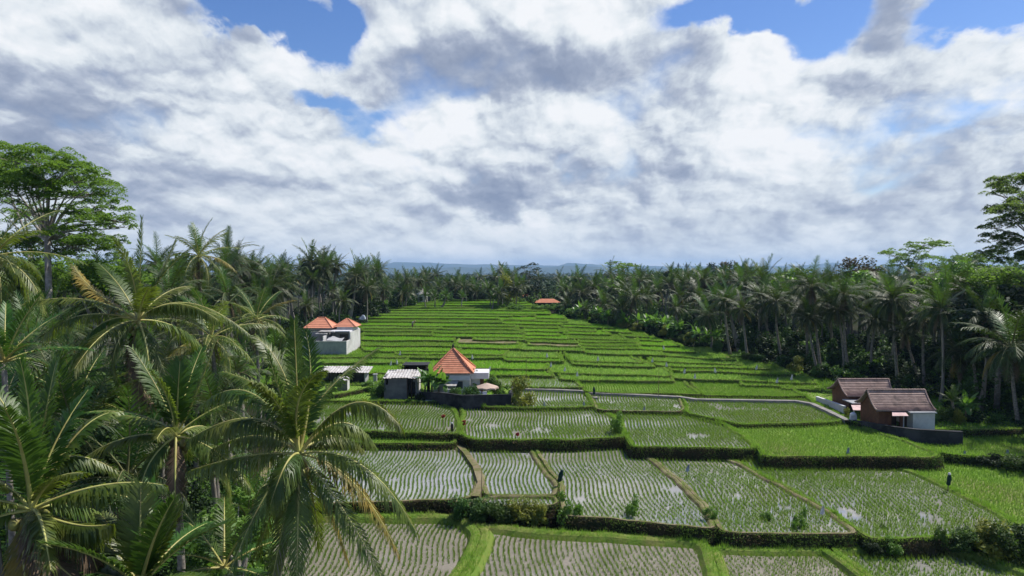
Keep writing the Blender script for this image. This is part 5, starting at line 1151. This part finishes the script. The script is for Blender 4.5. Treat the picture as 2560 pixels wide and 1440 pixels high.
path([(1130, 1090), (1140, 1105), (1165, 1130), (1190, 1165), (1203, 1205), (1188, 1240)], .97, .5, .14, BUNDD, 'trodden earth footpath on the bund left of the two flooded paddies')
# far buildings
def far_house(px0, px1, pyr, pye, d, label, m=ORANGE, wallm=CONCD, rid=.6):
    a, b = atd(px0, pye, d), atd(px1, pye, d); t = atd(px0, pyr, d + 3); W = b[0] - a[0]; g0 = lev(d) - .5; r = empty('hall' if W > 5 else 'house', (a[0], d, g0), label, 'house')
    e = a[2] - g0; wall(r, 'wall', wallm, (.4, W - .4, .4, 5.6, 0, e)); hip_roof(0, W, 0, 6, e, t[2] - g0, W - 3.5, 7, m, r, False)
    for k in range(max(2, int(W / 2.2))): wall(r, 'window', GLASS, (.9 + k * 2.2, 1.7 + k * 2.2, .36, .4, e * .35, e * .75))
far_house(1338, 1402, 747, 757, 184, 'low hall with long orange tiled roof at the far edge of the terraces')
far_house(1300, 1330, 734, 741, 205, 'orange roof glimpsed between trees left of the low hall')
far_house(1040, 1066, 722, 736, 186, 'pale hut with grey roof among the palms left of the brown wall', TIN, CONCW)
g0 = lev(205); a = atd(1092, 745, 200); line_wall([atd(1085, 752, 196), atd(1190, 752, 196), atd(1300, 752, 196)], .4, 2.0, mat('brown_wall', (.09, .075, .065), (.06, .05, .045), 1.5, .9), 'long dark brown wall across the far end of the terraces', 'boundary_wall')

# ------------------------------------------------------------------ garden plants, hedges, field shrubs
for i, (px, py, sc) in enumerate(((1062, 990, .8), (1096, 992, .85), (1080, 988, .9), (1110, 994, .75))):
    banana(px, py, 2.0, sc * 1.1, ['low banana plant left of the others by the block shed', 'tallest banana plant with an upright new leaf by the dark wall', 'banana plant behind the tallest one', 'small banana plant drooping over the dark wall'][i], 'bananas by the orange-roofed house', d=73.2)
bush(atd(1135, 972, 72.4) * [1, 1, 0] + [0, 0, 2.1], .8, 1.3, 'leaf', 'grey-green shrub before the white low wall of the orange-roofed house')
bush(atd(1178, 972, 71.5) * [1, 1, 0] + [0, 0, 2.1], 1.0, 1.7, 'leaf', 'broad-leaved dark green plant behind the dark wall'); banana(1175, 985, 2.1, .65, 'small broad-leaved plant overhanging the dark wall')
bush(onz(1300, 1018, 1.75), 1.5, 2.9, 'yellow', 'tall yellow-green croton bush at the right end of the dark wall'); bush(onz(1262, 1000, 2.1), .9, 1.6, 'bright', 'green bush behind the dark wall near the parasol')
bush(atd(1188, 915, 76) * [1, 1, 0] + [0, 0, 2.1], .6, 2.6, 'leaf', 'slender frangipani beside the parapet of the orange-roofed house')
bush(onz(960, 985, 2.1), 1.3, 1.5, 'bright', 'bright grassy bush left of the block shed'); bush(onz(925, 975, 2.2), 1.2, 1.0, 'bright', 'low bright bush in the grass beside the long shed')
bush(onz(1546, 1084, 1.75), .8, 1.8, 'bright', 'bright green bush on the bund between two middle paddies'); 
for i, (px, py, r_, h_, kd, lb) in enumerate([(1160, 1296, 1.0, 1.35, 'leaf', 'leftmost green clump of the hedge on the near bank'), (1205, 1300, 1.0, 1.3, 'leaf', 'second clump of the hedge below the small flooded strip'), (1250, 1302, 1.0, 1.3, 'leaf', 'middle clump of the hedge below the small flooded strip'),
    (1300, 1303, 1.0, 1.3, 'yellow', 'hedge clump with yellowish tips left of the round bush'), (1345, 1304, .95, 1.25, 'yellow', 'yellow-tipped hedge clump beside the round bright bush'), (1425, 1306, 1.0, 1.9, 'bright', 'round bright green bush at the right end of the near hedge'),
    (1585, 1310, .62, 1.7, 'bright', 'dense round-headed shrub at the foot of the middle near paddy'), (1640, 1304, .5, .5, 'bright', 'little flat-topped light green shrub right of the round-headed shrub'), (1775, 1300, .5, .8, 'bright', 'small shrub at the lower end of the straw-coloured bund'),
    (1916, 1300, .45, .6, 'bright', 'small light shrub standing in the paddy left of the taller sapling'), (2000, 1345, .55, 1.9, 'bright', 'leafy sapling on the near bank with pale crown'), (2225, 1378, .6, .8, 'bright', 'clipped green shrub at the base of the near bank'),
    (2180, 1376, .6, .6, 'dark', 'dull rounded shrub left of the clipped green one'), (2350, 1374, .4, 1.5, 'leaf', 'thin dark sapling on the near bank toward the right'), (2420, 1378, 1.2, 1.3, 'leaf', 'bush left of the yellowish one on the right bank'),
    (2475, 1386, 1.3, 1.7, 'yellow', 'yellowish leafy bush on the right bank'), (2530, 1394, 1.3, 2.0, 'leaf', 'tall bushy plant at the bottom right edge'), (2590, 1394, 1.3, 2.0, 'dark', 'dark bush cut by the bottom right edge'),
    (2210, 1345, .25, .8, 'leaf', 'thin seedling tree on the bank above the clipped shrub'), (2540, 1180, 1.3, 1.5, 'leaf', 'shrub beside the blue bag at the right edge'), (2470, 1165, 1.2, 1.0, 'dark', 'low dark shrub between the two blue bags'), (2330, 1064, .7, 1.0, 'leaf', 'shrub behind the retaining wall'),
    (2360, 1058, .9, 1.8, 'leaf', 'leafy garden bush right of the white annex'), (2395, 1062, .9, 1.4, 'yellow', 'yellow-flecked garden bush beyond the white annex'), (2165, 1040, .3, 1.2, 'leaf', 'thin potted shrub against the brown gable'), (2118, 1046, .4, .9, 'yellow', 'yellowish plant beside the white gate pillar'),
    (2240, 1066, .4, .5, 'bright', 'small bright plant on top of the retaining wall'), (2065, 985, .7, .6, 'bright', 'low green plant behind the pale slanting wall')]):
    z_ = 1.9 if py < 1070 else (1.75 if py < 1100 else .85 if py < 1200 else (.85 if 1296 <= py <= 1300 and px > 1500 else .3)); bush(onz(px, py, z_), r_, h_, kd, lb)
banana(2415, 1058, 1.8, .9, 'banana plant in the garden right of the white annex'); palm_px(2385, 1000, 62, kind='young', sc=.6, label='small bright palm right of the front tiled house', gz=1.6)
def red_plant(px, py, z, h, label):
    b = onz(px, py, z); r = empty('red_cordyline', b, label, 'plant'); MB().tube([(0, 0, 0), (.03, 0, h * .6)], [.035, .02], 5).build('stem', STAKE, r)
    rn = np.random.default_rng(int(px)); P = clump_pts(420, .22, 5, int(px), 1.1) + [0, 0, h * .8]; P[:, 2] = P[:, 2]; V, Q = leaves(P, .06, .2, 3); mk('foliage', V, Q, REDL, parent=r)
red_plant(1108, 1074, 1.75, 1.5, 'tall red-leaved cordyline on the bund by the black lantern post'); red_plant(1160, 1078, 1.75, .9, 'small red-brown plant at the corner of the middle paddy'); red_plant(1293, 1096, 1.75, .4, 'tiny red flower tuft on the edge of the middle paddy')
def draped(px, py, z, h, rad, m1, m2, label, name, cat, lean=0.0):
    b = onz(px, py, z); r = empty(name, b, label, cat); MB().tube([(0, 0, -.1), (lean * .3, 0, h * .5), (lean, 0, h)], [.035, .03, .025], 6).build('stake', STAKE, r)
    mb = MB(); pr = [(rad * .45, h * .28), (rad, h * .34), (rad * .9, h * .55), (rad * 1.05, h * .75), (rad * .75, h * .9), (rad * .5, h * .97), (.02, h)]
    mb.lathe(pr, 0, 0, 12, 0, .16); o = mb.build('cloth', m1, r, True)
    for v in o.data.vertices: v.co.x += lean * v.co.z / h
    mb = MB(); mb.lathe([(rad * .7, h * .93), (rad * .72, h * 1.0), (rad * .4, h * 1.06), (.01, h * 1.07)], lean, 0, 10); mb.build('cap', m2, r, True)
draped(2370, 1225, 1.0, 1.12, .13, GREENC, CLOTH, 'dark green wrapped post with white cap on the right bund', 'marker_post', 'post', .08)
draped(1130, 1086, 1.75, 1.0, .11, BLACK, CLOTH, 'black lantern post with white cap beside the red plant', 'lantern_post', 'post')
draped(1485, 993, 2.1, 1.05, .14, GREENC, GREENC, 'dark draped figure-like scarecrow on a slab beside the concrete path', 'scarecrow', 'scarecrow')
draped(1394, 1216, 1.0, 1.1, .16, GREENC, GREENC, 'dark green cloth draped on a leaning stake between two flooded paddies', 'scarecrow', 'scarecrow', .3)
MB().box(-.45, .45, -.25, .25, -.2, .06).build('slab', PATHM, None, loc=onz(1484, 994, 2.05)); bpy.data.objects['slab']['label'] = 'small pale slab under the dark scarecrow'; bpy.data.objects['slab']['category'] = 'slab'
def flag(px, py, z, h, label, m=CLOTH, s=1.0, group='cloth flags over the terraces'):
    b = onz(px, py, z); r = empty('bird_flag', b, label, 'flag', group); rg2 = random.Random(int(px + py)); lean = rg2.uniform(-.15, .25)
    MB().tube([(0, 0, 0), (lean, 0, h)], [.02, .014], 5).build('stake', STAKE, r)
    def f(u, v): return (lean * (1 - v * .5) + (u - .5) * (.12 + .32 * v) * s, .10 * math.sin(u * 6 + v * 3) * s, h - v * .75 * s + .05 * math.sin(u * 9))
    V, Fs = grid_surface(f, 6, 8); mb = MB(); mb.add(V, Fs); mb.add([(x, y + .015, z) for x, y, z in V], [q[::-1] for q in Fs]); mb.build('cloth', m, r, True)
FL = [(1495, 912, 1.25, 'bright white cloth flag, largest in the middle of the terraces'), (1368, 902, 1.2, 'pointed white cloth flag left of the largest one'), (1182, 905, 1.1, 'pale flag just right of the orange roof tip'), (998, 895, 1.1, 'pale flag on a stake above the sheds'),
      (1411, 931, .8, 'short white flag below the pointed one'), (1443, 940, .6, 'small white rag right of the short flag'), (1668, 921, .9, 'thin pale flag in the right middle terrace'), (1630, 908, .8, 'faint grey flag left of the thin pale one'),
      (1710, 940, 1.0, 'white flag on the bund below the thin pale one'), (1738, 953, 1.0, 'white tied flag at the lower right terraces'), (1790, 938, 1.0, 'thin greyish flag right of the tied ones'), (1661, 876, .8, 'narrow flag standing far up at the right terraces'),
      (1978, 962, 1.3, 'white cloth flag near the grove above the tiled houses'), (1940, 962, .9, 'small pale flag left of the one near the grove'), (1377, 920, .8, 'crumpled grey rag at the bund junction'), (975, 918, .9, 'small flag on a stake left of the pale one above the sheds'), (1889, 932, 1.1, 'white flag at the grove edge on the upper terraces'),
      (1221, 940, 1.3, 'white strip flag right of the house parapet'), (993, 915, .9, 'round white rag on a stake behind the block shed')]
for px, py, h_, lb in FL: flag(px, py, zfar(py) + .1, h_ * .9, lb, s=.78)
for px, py, z_, h_, lb in ((1362, 1017, 1.95, .5, 'left blue-grey bag on the bund below the concrete path'), (1461, 1016, 1.95, .5, 'blue-grey bag right of the other on the same bund'), (1610, 1028, 1.95, .45, 'blue-grey bag on the dry bund of the middle paddy'), (2410, 1152, 1.1, .75, 'pale blue bag on a stake in the shade at the right'),
                        (2521, 1150, 1.1, .8, 'blue bag on a stake by the shrub at the right edge'), (2121, 1135, 1.75, .5, 'grey-blue rag in the green paddy below the tiled houses'), (1715, 1196, .88, 1.0, 'grey-blue bag hanging from a leaning pole in the wide paddy'), (2055, 1302, .88, .9, 'white rag on a thin stake near the leafy sapling')):
    flag(px, py, z_, h_, lb, BLUEC if 'white' not in lb else CLOTH, .7, 'bags on stakes in the near paddies')
for px, py, z_, h_, lb in ((1203, 1252, .9, 2.2, 'thin bamboo pole standing on the earth footpath'), (1315, 965, 2.4, 3.6, 'tall thin pole at the left end of the concrete path'), (1646, 992, 2.1, 3.4, 'tall thin pole beside the concrete path')):
    tag(MB().tube([(0, 0, -.1), (.05, 0, h_)], [.03, .018], 6).build('pole', STAKE, None, loc=onz(px, py, z_)), lb, 'pole')
# blue bundle on the far bank
V, Fs = grid_surface(lambda u, v: (u * 1.8 - .9, v * 1.2 - .6, 1.0 * math.sin(math.pi * u) * math.sin(math.pi * v) + .1 * math.sin(8 * u + 5 * v)), 10, 8)
tag(MB().add(V, Fs).build('tarpaulin', BLUEC, None, True, loc=onz(907, 799, zfar(799))), 'blue tarpaulin heap at the grove edge above the villa', 'tarpaulin')
# farmer bending in a far terrace
def person(px, py, label):
    z = zfar(py); b = onz(px, py, z); r = empty('person', b, label, 'person')
    J = {'pel': ((0, 0, .86), .13), 'spine': ((.10, 0, 1.05), .14), 'chest': ((.26, 0, 1.18), .15), 'neck': ((.38, 0, 1.27), .05), 'head': ((.46, 0, 1.33), .095), 'crown': ((.52, 0, 1.38), .07),
         'hl': ((0, .09, .82), .09), 'kl': ((.06, .11, .46), .065), 'al': ((-.02, .11, .08), .042), 'tl': ((.12, .11, .03), .035), 'hr': ((0, -.09, .82), .09), 'kr': ((.12, -.11, .46), .065), 'ar': ((.06, -.11, .08), .042), 'tr': ((.2, -.11, .03), .035),
         'sl': ((.28, .17, 1.16), .06), 'el': ((.40, .22, .90), .045), 'wl': ((.52, .16, .68), .03), 'fl': ((.56, .15, .60), .028), 'sr': ((.28, -.17, 1.16), .06), 'er': ((.38, -.22, .88), .045), 'wr': ((.50, -.16, .66), .03), 'fr': ((.54, -.15, .58), .028)}
    E = [('pel', 'spine'), ('spine', 'chest'), ('chest', 'neck'), ('neck', 'head'), ('head', 'crown'), ('pel', 'hl'), ('hl', 'kl'), ('kl', 'al'), ('al', 'tl'), ('pel', 'hr'), ('hr', 'kr'), ('kr', 'ar'), ('ar', 'tr'), ('chest', 'sl'), ('sl', 'el'), ('el', 'wl'), ('wl', 'fl'), ('chest', 'sr'), ('sr', 'er'), ('er', 'wr'), ('wr', 'fr')]
    ks = list(J); me = bpy.data.meshes.new('body'); me.from_pydata([J[k][0] for k in ks], [(ks.index(a), ks.index(c)) for a, c in E], []); me.materials.append(SKIN)
    o = bpy.data.objects.new('body', me); COL.objects.link(o); o.parent = r; sk = o.modifiers.new('skin', 'SKIN'); o.modifiers.new('sub', 'SUBSURF').render_levels = 1
    for i, k in enumerate(ks): me.skin_vertices[0].data[i].radius = (J[k][1], J[k][1])
    me.skin_vertices[0].data[0].use_root = True
    MB().tube([(-.02, 0, .80), (.06, 0, 1.0), (.18, 0, 1.13), (.33, 0, 1.22)], [.17, .175, .19, .12], 12).build('shirt', mat('pale_shirt', (.42, .36, .36), rough=.9), r, True)
    MB().tube([(.02, 0, .30), (.03, 0, .6), (0, 0, .86)], [.19, .20, .165], 12).build('sarong', mat('brown_cloth', (.16, .09, .08), rough=.9), r, True)
    MB().lathe([(.24, 1.36), (.12, 1.42), (.02, 1.50)], .5, 0, 14).build('hat', STAKE, r)
person(1031, 820, 'person in pale shirt and brown sarong bending in a far rice terrace')

# ------------------------------------------------------------------ haze: the air itself
def haze():
    mb = MB(); mb.box(-11500, 11500, -60, 12500, -75, 160); m = bpy.data.materials.new('haze_air'); m.use_nodes = True; nt = m.node_tree; nt.nodes.clear()
    v = nt.nodes.new('ShaderNodeVolumePrincipled'); v.inputs['Color'].default_value = (.42, .66, 1, 1); v.inputs['Density'].default_value = .00010; v.inputs['Anisotropy'].default_value = 0.1
    o = nt.nodes.new('ShaderNodeOutputMaterial'); nt.links.new(v.outputs[0], o.inputs['Volume'])
    tag(mb.build('haze', m), 'thin blue haze over the far forest and hills', 'haze', kind='stuff')
haze()
